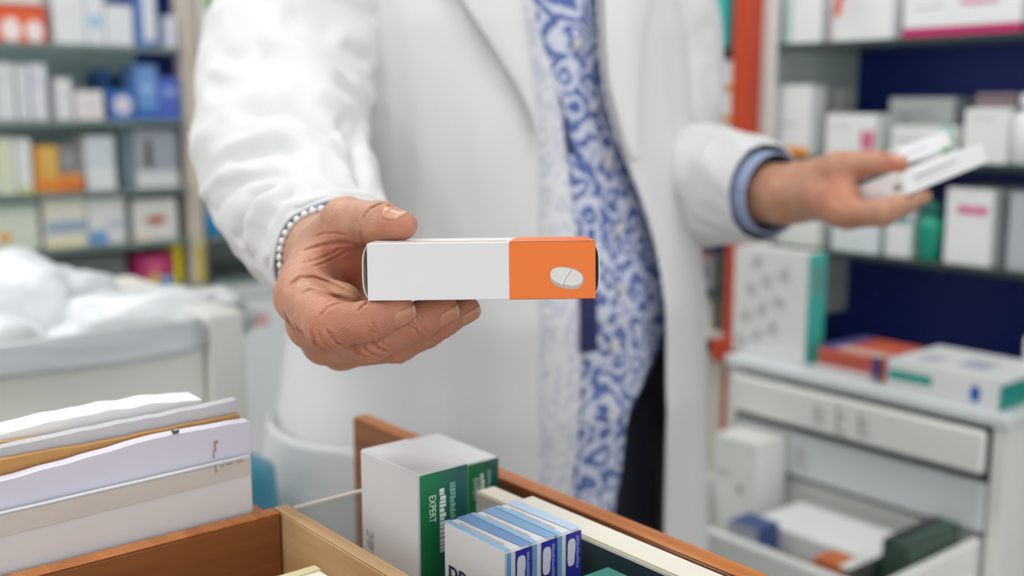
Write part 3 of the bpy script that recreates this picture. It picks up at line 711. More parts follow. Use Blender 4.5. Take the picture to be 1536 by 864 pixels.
mt = Matrix.Translation((-gd1[0] / 2 - 0.0008, gd1[1] / 2 - 0.028, 0.03)) @ Matrix.Rotation(-math.pi / 2, 4, 'Z') @ Matrix.Rotation(math.pi / 2, 4, 'X') @ Matrix.Rotation(math.pi / 2, 4, 'Z')
text_obj('ntec', 0.0135, M_ink, g1, Matrix.Translation((-gd1[0] / 2 - 0.0008, gd1[1] / 2 - 0.0125, gd1[2] - 0.068)) @ Matrix.Rotation(-math.pi / 2, 4, 'Z') @ Matrix.Rotation(math.pi / 2, 4, 'X') @ Matrix.Rotation(math.pi / 2, 4, 'Z'))
mesh_obj('light_swoosh', [(-0.0155, -0.0308, gd1[2] - 0.083), (-0.0155, -0.0308, gd1[2] - 0.085), (0.0155, -0.0308, gd1[2] - 0.060), (0.0155, -0.0308, gd1[2] - 0.0595)], [(0, 1, 2, 3)], mat('lime_ink', (60, 170, 80), 0.4), g1)
g2, gd2 = green_carton('white carton with green end standing behind the clear acrylic panel', *G2, zg2, L1)

# three blue and white cartons
BLUE = (44, 48, 164)
M_cap = mat('capsule_print', (222, 226, 236), 0.4)
zbl = CAMZ - 0.212
BB = corner_box((665, 783), (760, 830), (870, 791), zbl)
vv = [BB[0] + (BB[1] - BB[0]) * k / 3 for k in range(4)]
for k, lab in enumerate(('nearest blue and white carton with large dark letters on its side', 'middle one of the three blue and white cartons', 'farthest of the three blue and white cartons, beside the dark green one')):
    v0, v1 = vv[k] + 0.0002, vv[k + 1] - 0.0002
    o = carton('medicine_carton', lab, 'carton', v0, v1, BB[2], BB[3], ZI, zbl, (226, 228, 230), group='three blue and white cartons')
    d = (v1 - v0, BB[3] - BB[2], zbl - ZI)
    quad_on(o, d, 'y-', 0.36, 0.995, 0.02, 0.995, card(BLUE), 'blue_end')
    quad_on(o, d, 'y-', 0.01, 0.18, 0.02, 0.995, card((104, 164, 218)), 'light_blue_band')
    quad_on(o, d, 'z+', 0.01, 0.22, 0.0, 1, card((142, 190, 228)), 'light_blue_band')
    mesh_obj('blue_wave', [(-d[0] / 2 + d[0] * 0.5, d[1] / 2, d[2] + 0.0004), (-d[0] / 2 + 0.55 * d[0], 0, d[2] + 0.0004), (-d[0] / 2 + d[0] * 0.62, -d[1] / 2, d[2] + 0.0004), (d[0] / 2, -d[1] / 2, d[2] + 0.0004), (d[0] / 2, d[1] / 2, d[2] + 0.0004)],
             [(0, 1, 2, 3, 4)], card(((108, 154, 208), (126, 170, 216), (184, 210, 234))[k]), o)
    bars_on(o, d, 'z+', 0.28, 0.36, 0.15, 0.85, card((190, 186, 198)), n=16, vertical=True, seed=k)
    bars_on(o, d, 'y-', 0.78, 0.90, 0.87, 0.98, card((140, 150, 216)), n=14, vertical=True, seed=k + 5)
    disc_on(o, d, 'y-', 0.58, 0.945, 0.0027, 0.0048, M_cap, 'capsule_picture', power=3.2)
    disc_on(o, d, 'y-', 0.56, 0.915, 0.0025, 0.0050, M_cap, 'capsule_picture', off=0.00055, power=3.0)
    if k == 0:
        B = Matrix.Rotation(-math.pi / 2, 4, 'Z') @ Matrix.Rotation(math.pi / 2, 4, 'X')
        text_obj('PR', 0.017, mat('navy_ink', (34, 40, 92), 0.5), o, Matrix.Translation((-d[0] / 2 - 0.0008, d[1] / 2 - 0.004, d[2] - 0.033)) @ B)
        text_obj('IM', 0.017, mat('maroon_ink', (140, 60, 66), 0.5), o, Matrix.Translation((-d[0] / 2 - 0.0008, d[1] / 2 - 0.0255, d[2] - 0.037)) @ B)

# other things in the drawer
DG = (34, 56, 62)
zlb = CAMZ - 0.222
q1 = hit_z(870, 795, zlb); q2 = hit_z(1000, 864, zlb); q3 = hit_z(1080, 866, zlb); q4 = hit_z(806, 741, zlb)
LB = ((q1[0] + q2[0]) / 2, min(VFAR - 0.002, (q3[0] + q4[0]) / 2), 0.20, q4[1])
lo_ = carton('medicine_carton', 'long carton with cream top and dark green side along the drawer side', 'carton', *LB, ZI, zlb, (232, 228, 216))
dl = (LB[1] - LB[0], LB[3] - LB[2], zlb - ZI)
quad_on(lo_, dl, 'x-', 0.005, 0.995, 0.005, 0.985, card(DG), 'dark_green_side')
quad_on(lo_, dl, 'z+', 0, 0.04, 0, 1, card((206, 200, 150)), 'worn_edge')
carton('medicine_carton', 'small cream carton between the green and the long cartons', 'carton', LB[0] + 0.004, LB[1], LB[3] + 0.002, LB[3] + 0.036, ZI, zlb - 0.004, (226, 220, 206))
TG = hit_z(912, 849, CAMZ - 0.208)
carton('medicine_carton', 'teal green carton lowest in the frame beside the blue cartons', 'carton', TG[0] - 0.035, TG[0], TG[1] - 0.04, TG[1], ZI, CAMZ - 0.208, (40, 126, 112))
CG = hit_z(472, 849, CAMZ - 0.205)
carton('medicine_carton', 'cream carton in the left front compartment of the drawer', 'carton', CG[0] - 0.06, CG[0], CG[1] - 0.06, CG[1], ZI, CAMZ - 0.205, (232, 226, 206), [('q', 'z+', 0.6, 1, 0.9, 1, (206, 196, 150))])

# papers in the left compartment
def sheaf(name, label, cat, u, th, pts, m, rough_top=0.0, seed=0, v_right=0.272, lean=0.0, group=None):
    """upright bundle: pts = (v, ztop) along its upper edge; thickness th along u"""
    n = 40; vs = []; fs = []
    vmin = pts[0][0]; vmax = pts[-1][0]
    xs = np.linspace(vmin, vmax, n); zs_ = np.interp(xs, [p[0] for p in pts], [p[1] for p in pts])
    for i in range(n):
        w = 0.0005 * noise.noise(Vector((xs[i] * 30, seed, 0)))
        zt_ = zs_[i] + rough_top * noise.noise(Vector((xs[i] * 90, seed, 1)))
        for z_, dz in ((ZI, 0), (zt_ - 0.03, 0), (zt_, 0)):
            ln = lean * (z_ - ZI)
            vs.append((xs[i], u + w + ln, z_))
        for z_ in (zt_ + rough_top * 0.5, zt_ - 0.03, ZI):
            ln = lean * (z_ - ZI)
            vs.append((xs[i], u + th + w + ln, z_))
    for i in range(n - 1):
        for j in range(6):
            a = i * 6 + j; b = i * 6 + (j + 1) % 6
            fs.append((a, a + 6, b + 6, b))
    fs.append(tuple(range(6))); fs.append(tuple(reversed(range((n - 1) * 6, n * 6))))
    o = mesh_obj(name, vs, fs, m, None, False); o.rotation_euler = (0, 0, ANG)
    tag(o, label, cat, group)
    return o
def tops(u, pix):
    return sorted([(hit_u(px, py, u)[0], hit_u(px, py, u)[2]) for px, py in pix])
M_paper = mat('white_paper', (226, 226, 230), 0.6, 0.02, 20); M_lilac = mat('lilac_paper', (214, 212, 228), 0.6, 0.02, 20)
M_kraft = mat('kraft_paper', (190, 142, 82), 0.65, 0.1, 60); M_film = mat('grey_film2', (196, 196, 202), 0.3, 0.06, 80)
M_board = mat('grey_white_board', (222, 222, 224), 0.55, 0.03, 14)
u_ = UCR + 0.014
fx = sheaf('archive_box', 'white board archive box nearest the wooden cross board', 'box', u_, 0.0035, tops(u_, [(-120, 797), (0, 771), (190, 727), (375, 684)]), M_board)
band = []
a_ = tops(u_ - 0.0022, [(-118, 797), (374, 685)])
mesh_obj('stained_band', [(a_[0][0], u_ - 0.0024, a_[0][1] - 0.012), (a_[1][0], u_ - 0.0024, a_[1][1] - 0.010), (a_[1][0], u_ - 0.0024, a_[1][1] - 0.0012), (a_[0][0], u_ - 0.0024, a_[0][1] - 0.0012)], [(0, 1, 2, 3)], mat('aged_tape', (206, 200, 194), 0.5, 0.05, 30), fx)
for k, (px, py, w, h) in enumerate(((324, 703, 0.0005, 0.0022), (345, 696, 0.0016, 0.0005), (360, 692, 0.002, 0.0005), (334, 699, 0.001, 0.0006))):
    vq, _, zq = hit_u(px, py, u_ - 0.0028)
    mesh_obj('rust_stain', [(vq - w, u_ - 0.0028, zq - h), (vq + w, u_ - 0.0028, zq - h), (vq + w * 0.6, u_ - 0.0028, zq + h), (vq - w * 0.8, u_ - 0.0028, zq + h)], [(0, 1, 2, 3)], mat('rust_brown', (172, 148, 126), 0.7), fx)
u_ += 0.0055
lp = sheaf('paper_stack', 'lilac white paper stack rising above the archive box', 'paper', u_, 0.008, tops(u_, [(-120, 757), (0, 723), (120, 690), (230, 658), (300, 645), (374, 632)]), M_lilac, 0.0003, 2)
for px, py, w, h in ((323, 670, 0.0006, 0.003), (321, 682, 0.0004, 0.0022), (325, 663, 0.001, 0.0008)):
    vq, _, zq = hit_u(px, py, u_ - 0.0008)
    mesh_obj('rust_stain', [(vq - w, u_ - 0.0008, zq - h), (vq + w, u_ - 0.0008, zq - h), (vq + w * 0.6, u_ - 0.0008, zq + h), (vq - w * 0.8, u_ - 0.0008, zq + h)], [(0, 1, 2, 3)], MATS['rust_brown'], lp)
vq, _, zq = hit_u(264, 645, u_)
box('staple', vq - 0.002, vq + 0.0015, u_ - 0.001, u_ + 0.002, zq - 0.0018, zq + 0.0006, mat('staple_metal', (120, 122, 118), 0.3, metal=0.9), lp, 0.0004)
u_ += 0.0105
sheaf('kraft_envelope', 'brown kraft envelope between the lilac papers and the film', 'envelope', u_, 0.003, tops(u_, [(-120, 728), (0, 690), (130, 668), (240, 646), (360, 622)]), M_kraft, 0.0006, 3)
u_ += 0.005
sheaf('document_sleeve', 'grey plastic document sleeve standing behind the kraft envelope', 'sleeve', u_, 0.006, tops(u_, [(-120, 715), (0, 672), (110, 650), (200, 632), (300, 612), (355, 600)]), M_film, 0.0008, 4)
u_ += 0.0085
sheaf('kraft_envelope', 'second brown envelope lower in the stack at the left edge', 'envelope', u_, 0.003, tops(u_, [(-120, 700), (0, 664), (105, 650), (112, 690)]), mat('kraft_olive', (188, 150, 96), 0.65, 0.1, 60), 0.0006, 5)
u_ += 0.005
sheaf('paper_stack', 'thick white paper bundle at the back of the left compartment', 'paper', u_, 0.02, tops(u_, [(-120, 678), (0, 652), (80, 632), (190, 612), (240, 604), (303, 600)]), mat('bright_paper', (240, 241, 243), 0.5, 0.02, 30), 0.0009, 6)

# ------------------------------------------------------------------ implicit surfaces for skin
def seg(p, a, b, ra, rb, flat=None, fs=1.0):
    """tapered capsule; flat/fs squash it along a direction"""
    ba = b - a; pa = p - a
    h = np.clip((pa @ ba) / (ba @ ba), 0, 1)
    w = pa - h[:, None] * ba
    if flat is not None: w = w + ((fs - 1) * (w @ flat))[:, None] * flat
    return np.sqrt((w * w).sum(1)) - (ra + (rb - ra) * h)

def smin(a, b, k):
    h = np.clip(0.5 + 0.5 * (b - a) / k, 0, 1)
    return b + (a - b) * h - k * h * (1 - h)

def surface_nets(f, lo, hi, h, newton=2):
    lo = np.asarray(lo, float); hi = np.asarray(hi, float)
    n = (np.ceil((hi - lo) / (4 * h)).astype(int)) * 4 + 1
    nc = (n - 1) // 4 + 1
    gc = np.stack(np.meshgrid(*[lo[i] + 4 * h * np.arange(nc[i]) for i in range(3)], indexing='ij'), -1).reshape(-1, 3)
    dc = f(gc).reshape(nc)
    near = np.abs(dc) < 4 * h * 2.6
    D = np.where(dc < 0, -1.0, 1.0).astype(np.float32)
    def up(a):
        for ax in range(3): a = np.repeat(a, 4, axis=ax)
        return a
    off = 2
    idx = [np.clip((np.arange(n[i]) + off) // 4, 0, nc[i] - 1) for i in range(3)]
    Df = D[np.ix_(*idx)].copy(); nf = near[np.ix_(*idx)]
    ii = np.argwhere(nf)
    vals = np.empty(len(ii), np.float32)
    for s in range(0, len(ii), 400000):
        vals[s:s + 400000] = f(lo + ii[s:s + 400000] * h)
    Df[nf] = vals
    ins = Df < 0
    cs = np.zeros(tuple(n - 1), np.int8)
    for a in (0, 1):
        for b in (0, 1):
            for c in (0, 1):
                cs += ins[a:n[0] - 1 + a, b:n[1] - 1 + b, c:n[2] - 1 + c]
    act = np.argwhere((cs > 0) & (cs < 8))
    vid = -np.ones(tuple(n - 1), np.int64); vid[tuple(act.T)] = np.arange(len(act))
    corner = np.array([(a, b, c) for a in (0, 1) for b in (0, 1) for c in (0, 1)])
    cv = np.stack([Df[tuple((act + c).T)] for c in corner], 1)
    acc = np.zeros((len(act), 3)); cnt = np.zeros(len(act))
    for i in range(8):
        for j in range(i + 1, 8):
            if np.abs(corner[i] - corner[j]).sum() != 1: continue
            m = (cv[:, i] < 0) != (cv[:, j] < 0)
            t = cv[m, i] / (cv[m, i] - cv[m, j])
            acc[m] += corner[i] + t[:, None] * (corner[j] - corner[i]); cnt[m] += 1
    V = lo + h * (act + acc / cnt[:, None])
    quads = []
    for ax in range(3):
        o1, o2 = [(1, 2), (2, 0), (0, 1)][ax]
        sl_a = [slice(None)] * 3; sl_b = [slice(None)] * 3
        sl_a[ax] = slice(0, n[ax] - 1); sl_b[ax] = slice(1, n[ax])
        A = ins[tuple(sl_a)]; Bq = ins[tuple(sl_b)]
        e = np.argwhere(A != Bq)
        ok = (e[:, o1] > 0) & (e[:, o2] > 0) & (e[:, o1] < n[o1] - 1) & (e[:, o2] < n[o2] - 1)
        e = e[ok]
        flip = A[tuple(e.T)]
        d1 = np.zeros(3, int); d1[o1] = 1; d2 = np.zeros(3, int); d2[o2] = 1
        q = np.stack([vid[tuple((e - d1 - d2).T)], vid[tuple((e - d2).T)], vid[tuple(e.T)], vid[tuple((e - d1).T)]], 1)
        q[~flip] = q[~flip][:, ::-1]
        quads.append(q)
    Q = np.concatenate(quads)
    Q = Q[(Q >= 0).all(1)]
    for _ in range(newton):
        d = f(V); g = np.zeros_like(V); e = h * 0.4
        for ax in range(3):
            o = np.zeros(3); o[ax] = e
            g[:, ax] = (f(V + o) - f(V - o)) / (2 * e)
        gn = np.maximum((g * g).sum(1), 0.2)
        V = V - np.clip(d / gn, -h, h)[:, None] * g
    return V, Q

def unit(v):
    v = np.asarray(v, float); return v / np.linalg.norm(v)

class Hand:
    """joints (pixel x, y, depth) and radii in mm give the implicit hand"""
    def __init__(self, wrist, elbow, wr, fingers, thumb, extra, base, nd, tnd, wrinkle=1.0):
        self.w = P(*wrist); self.el = P(*elbow)
        self.wr = wr
        self.fing = [[(P(*j[:3]), j[3] / 1000) for j in f] for f in fingers]
        self.thumb = [(P(*j[:3]), j[3] / 1000) for j in thumb]
        self.base = [(P(*j[:3]), j[3] / 1000) for j in base]
        self.extra = [(P(*a[:3]), a[3] / 1000, P(*b[:3]), b[3] / 1000, k) for a, b, k in extra]
        self.lines = []
        self.nd = [unit(x) for x in nd]; self.tnd = unit(tnd); self.wk = wrinkle
    def chain(self, p, ch, nd, start=0):
        d = None
        for i in range(start, len(ch) - 1):
            a, ra = ch[i]; b, rb = ch[i + 1]
            last = i == len(ch) - 2
            s = seg(p, a, b, ra, rb, nd if last else None, 1.1 if last else 1.0)
            d = s if d is None else smin(d, s, 0.004)
        return d
    def creases(self, p, ch, nd, d, amp=0.00055):
        for i in range(1, len(ch) - 1):
            J, r = ch[i]
            t = unit(unit(ch[i + 1][0] - J) + unit(J - ch[i - 1][0]))
            q = p - J
            near = np.abs(d) < 0.004
            near &= (q * q).sum(1) < (2.2 * r) ** 2
            if not near.any(): continue
            qq = q[near]; s = qq @ t; per = qq - s[:, None] * t
            c = (per @ nd) / np.maximum(np.sqrt((per * per).sum(1)), 1e-5)
            lat = per @ np.cross(t, nd)
            g = np.zeros(len(s))
            for k, (o, aa) in enumerate(((-0.42, 0.7), (-0.15, 1.0), (0.1, 1.0), (0.38, 0.7))):
                sh = o * r + 0.0007 * np.sin(lat * 520 + k * 2.1 + i)
                g += aa * np.exp(-((s - sh) / 0.00065) ** 2)
            g *= np.clip(c * 1.3 - 0.1, 0, 1)
            g2 = np.exp(-(s / 0.0009) ** 2) * np.clip(-c * 1.2 + 0.1, 0, 1) * 1.4
            d = d.copy(); d[near] += amp * self.wk * (g + g2)
        return d
    def palm(self, p):
        d = None
        for (b, rb), f in zip(self.base, self.fing):
            s = seg(p, b, f[0][0], rb, f[0][1])
            d = s if d is None else smin(d, s, 0.012)
        fa = unit(self.w - self.el)
        side = unit(np.cross(fa, np.array([0.2, 0, 1.0])))
        arm = seg(p, self.el, self.w, self.wr[0], self.wr[1])
        d = smin(d, arm, 0.022)
        return d
    def __call__(self, p):
        d = self.palm(p)
        for a, ra, b, rb, k in self.extra:
            d = smin(d, seg(p, a, b, ra, rb), k)
        th = self.chain(p, self.thumb, self.tnd)
        d = smin(d, th, 0.010)
        fg = None
        for ch, nd in zip(self.fing, self.nd):
            s = self.chain(p, ch, nd)
            fg = s if fg is None else smin(fg, s, 0.0012)
        d = smin(d, fg, 0.0055)
        for ch, nd in zip(self.fing, self.nd): d = self.creases(p, ch, nd, d)
        d = self.creases(p, self.thumb, self.tnd, d, 0.0003)
        if self.lines: d = self.groove(p, d)
        return d
    def groove(self, p, d):
        near = np.abs(d) < 0.004
        if not near.any(): return d
        q = p[near]; g = np.zeros(len(q))
        px, py = proj(q); dep = (q - CAMP) @ C_F
        for dmin, dmax, wpx, mm, pts in self.lines:
            k = (dep > dmin) & (dep < dmax)
            xs = [a[0] for a in pts]; ys = [a[1] for a in pts]
            k &= (px > min(xs) - 12) & (px < max(xs) + 12) & (py > min(ys) - 12) & (py < max(ys) + 12)
            if not k.any(): continue
            best = np.full(k.sum(), 1e9); along = np.zeros(k.sum())
            X, Y = px[k], py[k]; n = len(pts) - 1
            for i in range(n):
                ax, ay = pts[i]; bx, by = pts[i + 1]; L2 = (bx - ax) ** 2 + (by - ay) ** 2
                t = np.clip(((X - ax) * (bx - ax) + (Y - ay) * (by - ay)) / L2, 0, 1)
                dd = np.hypot(X - ax - t * (bx - ax), Y - ay - t * (by - ay))
                u = dd < best; best[u] = dd[u]; along[u] = ((i + t) / n)[u]
            e = np.minimum(along, 1 - along); taper = np.clip(e / 0.18, 0.15, 1)
            gg = mm / 1000 * (1.45 if wpx < 1.75 else 0.75) * taper * (np.exp(-(best / wpx) ** 2) - 0.35 * np.exp(-((best - 2.4 * wpx) / (1.6 * wpx)) ** 2))
            g[k] += gg
        d = d.copy(); d[near] += g
        return d
    def shoot(self, o, dr, far=0.03):
        """first skin point when coming from o + far*dr back towards o"""
        o = np.atleast_2d(o); t = np.full(len(o), far)
        for _ in range(40):
            q = o + t[:, None] * dr
            t = np.clip(t - self(q) * 0.7, 0.002, far)
        return o + t[:, None] * dr

# ---- near (his right) hand
HR = Hand(wrist=(506, 392, 0.660), elbow=(425, 232, 0.92), wr=(0.042, 0.0280),
    fingers=[
        [(451, 445, 0.570, 13.0), (494, 489, 0.533, 11.4), (556, 482, 0.537, 9.8), (598, 465.5, 0.5425, 8.2)],
        [(468, 486, 0.585, 12.5), (556, 508, 0.552, 11.2), (628, 481, 0.554, 9.5), (664, 464, 0.559, 8.0)],
        [(488, 512, 0.602, 12.0), (590, 513, 0.571, 10.2), (660, 483, 0.571, 8.8), (699, 464, 0.575, 7.5)],
        [(512, 524, 0.620, 11.0), (596, 519, 0.592, 8.8), (642, 500, 0.590, 7.6), (676, 480, 0.591, 6.6)]],
    thumb=[(488, 370, 0.640, 15.5), (519, 334, 0.598, 13.6), (570, 334, 0.5715, 10.9), (603, 338.5, 0.5605, 8.0)],
    extra=[((506, 385, 0.632, 17), (520, 400, 0.606, 14.5), 0.006), ((498, 366, 0.606, 9.0), (462, 420, 0.584, 10.0), 0.014), ((515, 440, 0.625, 14), (530, 470, 0.610, 10), 0.012), ((458, 443, 0.578, 11.5), (512, 452, 0.566, 10.0), 0.005)],
    base=[(480, 374, 0.645, 15), (492, 392, 0.650, 16), (505, 408, 0.655, 15.5), (518, 420, 0.660, 14)],
    nd=[(0.15, -0.80, -0.55), (0.2, -0.74, -0.62), (0.2, -0.70, -0.66), (0.2, -0.6, -0.75)], tnd=(-0.05, -0.30, 0.95))
HR.lines = [
    (0.54, 0.60, 1.6, 0.75, [(543, 333), (548, 322), (556, 313), (566, 308), (578, 305)]),
    (0.54, 0.60, 1.3, 0.4, [(571, 325), (576, 315), (584, 308), (592, 311)]),
    (0.54, 0.62, 1.8, 0.8, [(541, 344), (543, 356), (547, 367)]),
    (0.54, 0.60, 1.3, 0.4, [(534, 330), (540, 342), (543, 350)]),
    (0.54, 0.64, 2.2, 1.4, [(446, 380), (462, 374), (478, 369), (497, 365), (521, 364), (544, 370)]),
    (0.54, 0.64, 2.0, 1.0, [(452, 394), (475, 390), (497, 381), (515, 371)]),
    (0.54, 0.64, 1.6, 0.6, [(466, 401), (484, 395), (505, 385), (522, 376)]),
    (0.54, 0.64, 1.5, 0.5, [(470, 356), (486, 350), (505, 350), (522, 354)]),
    (0.54, 0.63, 2.4, 1.7, [(432, 434), (440, 424), (451, 416), (471, 416), (493, 424), (514, 434), (532, 442)]),
    (0.53, 0.62, 2.2, 1.2, [(449, 446), (456, 439), (466, 435), (484, 440), (506, 446), (536, 453)]),
    (0.52, 0.60, 1.8, 1.0, [(482, 478), (484, 470), (490, 463), (503, 457), (520, 454)]),
    (0.52, 0.60, 1.6, 0.7, [(536, 468), (543, 460), (554, 453)]),
    (0.51, 0.60, 1.5, 0.55, [(471, 486), (468, 500), (474, 516), (490, 526)]),
    (0.51, 0.60, 1.5, 0.7, [(478, 494), (482, 508), (489, 519), (499, 524)]),
    (0.51, 0.60, 1.7, 1.0, [(487, 489), (497, 504), (505, 514), (514, 520)]),
    (0.51, 0.60, 1.3, 0.5, [(496, 497), (508, 510), (519, 515)]),
    (0.51, 0.60, 1.4, 0.6, [(547, 478), (551, 488), (556, 496), (566, 502)]),
    (0.51, 0.60, 1.2, 0.4, [(556, 478), (561, 489), (569, 496)]),
    (0.52, 0.62, 1.6, 0.8, [(531, 517), (535, 529), (550, 537)]),
    (0.52, 0.62, 1.6, 0.9, [(544, 516), (552, 528), (567, 534)]),
    (0.52, 0.62, 1.6, 0.9, [(556, 509), (566, 521), (582, 529)]),
    (0.52, 0.62, 1.3, 0.5, [(566, 506), (576, 516), (590, 523)]),
    (0.52, 0.62, 1.3, 0.5, [(621, 491), (626, 499), (633, 504)]),
    (0.52, 0.62, 1.2, 0.4, [(629, 487), (635, 496), (642, 500)]),
    (0.53, 0.64, 1.4, 0.4, [(424, 462), (436, 486), (446, 500)]),
    (0.53, 0.64, 1.4, 0.4, [(436, 470), (446, 490), (460, 505)]),
]
# ---- far (his left) hand
HL = Hand(wrist=(1172, 292, 1.07), elbow=(985, 266, 1.24), wr=(0.042, 0.029),
    fingers=[
        [(1262, 318, 0.990, 13.5), (1318, 319, 0.968, 11.0), (1350, 308, 0.975, 9.4), (1376, 296, 0.985, 7.8)],
        [(1272, 322, 1.008, 13.0), (1326, 321, 0.988, 11.0), (1358, 306, 0.995, 9.4), (1384, 293, 1.003, 7.8)],
        [(1280, 322, 1.028, 12.5), (1328, 318, 1.008, 10.2), (1356, 304, 1.013, 8.8), (1380, 292, 1.02, 7.4)],
        [(1284, 318, 1.046, 11.0), (1322, 312, 1.026, 9.0), (1344, 302, 1.03, 7.8), (1362, 294, 1.034, 6.8)]],
    thumb=[(1206, 268, 1.050, 17.0), (1260, 251, 1.012, 14.5), (1312, 244, 0.992, 11.0), (1350, 246, 0.985, 8.0)],
    extra=[((1222, 285, 1.04, 19), (1255, 300, 1.008, 16), 0.012), ((1262, 268, 1.01, 11), (1268, 300, 0.998, 12), 0.012)],
    base=[(1200, 284, 1.055, 17), (1204, 290, 1.062, 17), (1208, 296, 1.068, 16), (1210, 300, 1.074, 15)],
    nd=[(-0.1, -0.5, -0.85)] * 4, tnd=(0.0, -0.5, 0.85), wrinkle=0.7)

# ---- trunk, arms, legs, neck and head
PHI = math.radians(30)                       # he faces a little to the right of the camera
Fv = np.array([math.sin(PHI), -math.cos(PHI), 0]); Lv = np.array([math.cos(PHI), math.sin(PHI), 0])
CX, CY = -0.02, 1.215
def B(l, f, z):                               # body frame: left, front, height
    return np.array([CX, CY, 0]) + Lv * l + Fv * f + np.array([0, 0, z])
SH_R, SH_L = B(-0.185, 0.01, 1.395), B(0.185, -0.01, 1.395)
HEAD = B(0, 0.045, 1.655)
def body(p):
    d = seg(p, B(0, 0.02, 1.03), B(0, 0.015, 1.08), 0.130, 0.128)
    d = smin(d, seg(p, B(-0.07, 0, 0.9), B(0.07, 0, 0.9), 0.105, 0.105), 0.08)
    d = smin(d, seg(p, B(-0.075, 0.01, 1.3), B(0.075, 0.01, 1.3), 0.105, 0.105), 0.08)
    d = smin(d, seg(p, B(-0.11, 0, 1.36), B(0.11, 0, 1.36), 0.045, 0.045), 0.06)
    d = smin(d, seg(p, B(0, -0.005, 1.40), B(0, 0.02, 1.54), 0.062, 0.056), 0.04)
    hd = seg(p, B(0, 0.035, 1.70), B(0, 0.05, 1.63), 0.083, 0.062)
    hd = smin(hd, seg(p, B(0, 0.09, 1.575), B(0, 0.085, 1.60), 0.035, 0.04), 0.04)
    hd = smin(hd, seg(p, B(0, 0.125, 1.67), B(0, 0.147, 1.632), 0.008, 0.013), 0.014)     # nose
    for s in (-1, 1):
        hd = smin(hd, seg(p, B(s * 0.080, 0.03, 1.665), B(s * 0.078, 0.035, 1.625), 0.016, 0.011), 0.008)   # ear
        hd = np.maximum(hd, -(np.sqrt(((p - B(s * 0.032, 0.130, 1.674)) ** 2).sum(1)) - 0.014))             # eye socket
    hd = smin(hd, seg(p, B(-0.018, 0.123, 1.592), B(0.018, 0.123, 1.592), 0.009, 0.009), 0.008)             # lips
    d = smin(d, hd, 0.02)
    for sh, H in ((SH_R, HR), (SH_L, HL)):
        d = smin(d, seg(p, sh - np.array([0, 0, 0.035]), H.el, 0.045, 0.042), 0.03)
        d = smin(d, seg(p, H.el, H.w, H.wr[0], H.wr[1]), 0.01)
    for s in (-1, 1):
        d = smin(d, seg(p, B(s * 0.09, 0, 0.86), B(s * 0.1, 0.015, 0.48), 0.080, 0.055), 0.04)
        d = smin(d, seg(p, B(s * 0.1, 0.01, 0.48), B(s * 0.105, -0.02, 0.10), 0.058, 0.04), 0.03)
    return d

def skin_mat():
    m = bpy.data.materials.new('skin'); m.use_nodes = True
    nt = m.node_tree; N = nt.nodes; L = nt.links; b = N['Principled BSDF']
    tc = N.new('ShaderNodeTexCoord')
    at = N.new('ShaderNodeAttribute'); at.attribute_name = 'flush_shade'
    n1 = N.new('ShaderNodeTexNoise'); n1.inputs['Scale'].default_value = 90; n1.inputs['Detail'].default_value = 5
    L.new(tc.outputs['Object'], n1.inputs['Vector'])
    base = N.new('ShaderNodeMix'); base.data_type = 'RGBA'
    base.inputs[6].default_value = srgb(160, 108, 80); base.inputs[7].default_value = srgb(214, 164, 134)
    L.new(n1.outputs['Fac'], base.inputs[0])
    red = N.new('ShaderNodeMix'); red.data_type = 'RGBA'; red.inputs[7].default_value = srgb(178, 88, 62)  # reddish brown for natural redness and for painted finger shade
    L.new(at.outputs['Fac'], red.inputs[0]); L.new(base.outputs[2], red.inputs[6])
    n2 = N.new('ShaderNodeTexNoise'); n2.inputs['Scale'].default_value = 500; n2.inputs['Detail'].default_value = 2
    L.new(tc.outputs['Object'], n2.inputs['Vector'])
    mot = N.new('ShaderNodeMix'); mot.data_type = 'RGBA'; mot.blend_type = 'MULTIPLY'; mot.inputs[0].default_value = 0.25
    L.new(red.outputs[2], mot.inputs[6]); L.new(n2.outputs['Color'], mot.inputs[7])
    gm = N.new('ShaderNodeMix'); gm.data_type = 'RGBA'; gm.inputs[0].default_value = 0.6
    L.new(mot.outputs[2], gm.inputs[6]); L.new(red.outputs[2], gm.inputs[7])
    L.new(gm.outputs[2], b.inputs['Base Color'])
    b.inputs['Roughness'].default_value = 0.45; b.inputs['Sheen Weight'].default_value = 0.08
    b.inputs['Subsurface Weight'].default_value = 0.18
    b.inputs['Subsurface Radius'].default_value = (1.0, 0.35, 0.2); b.inputs['Subsurface Scale'].default_value = 0.004
    vo = N.new('ShaderNodeTexVoronoi'); vo.feature = 'DISTANCE_TO_EDGE'; vo.inputs['Scale'].default_value = 700
    mp = N.new('ShaderNodeMapping'); mp.inputs['Scale'].default_value = (0.55, 1, 1.4); L.new(tc.outputs['Object'], mp.inputs[0]); L.new(mp.outputs[0], vo.inputs['Vector'])
    bp = N.new('ShaderNodeBump'); bp.inputs['Strength'].default_value = 0.5; bp.inputs['Distance'].default_value = 0.0008
    L.new(vo.outputs['Distance'], bp.inputs['Height'])
    n3 = N.new('ShaderNodeTexNoise'); n3.inputs['Scale'].default_value = 160; n3.inputs['Detail'].default_value = 4
    L.new(mp.outputs[0], n3.inputs['Vector'])
    b2 = N.new('ShaderNodeBump'); b2.inputs['Strength'].default_value = 0.3; b2.inputs['Distance'].default_value = 0.0015
    L.new(n3.outputs['Fac'], b2.inputs['Height']); L.new(bp.outputs[0], b2.inputs['Normal'])
    L.new(b2.outputs[0], b.inputs['Normal'])
    return m
M_skin = skin_mat()

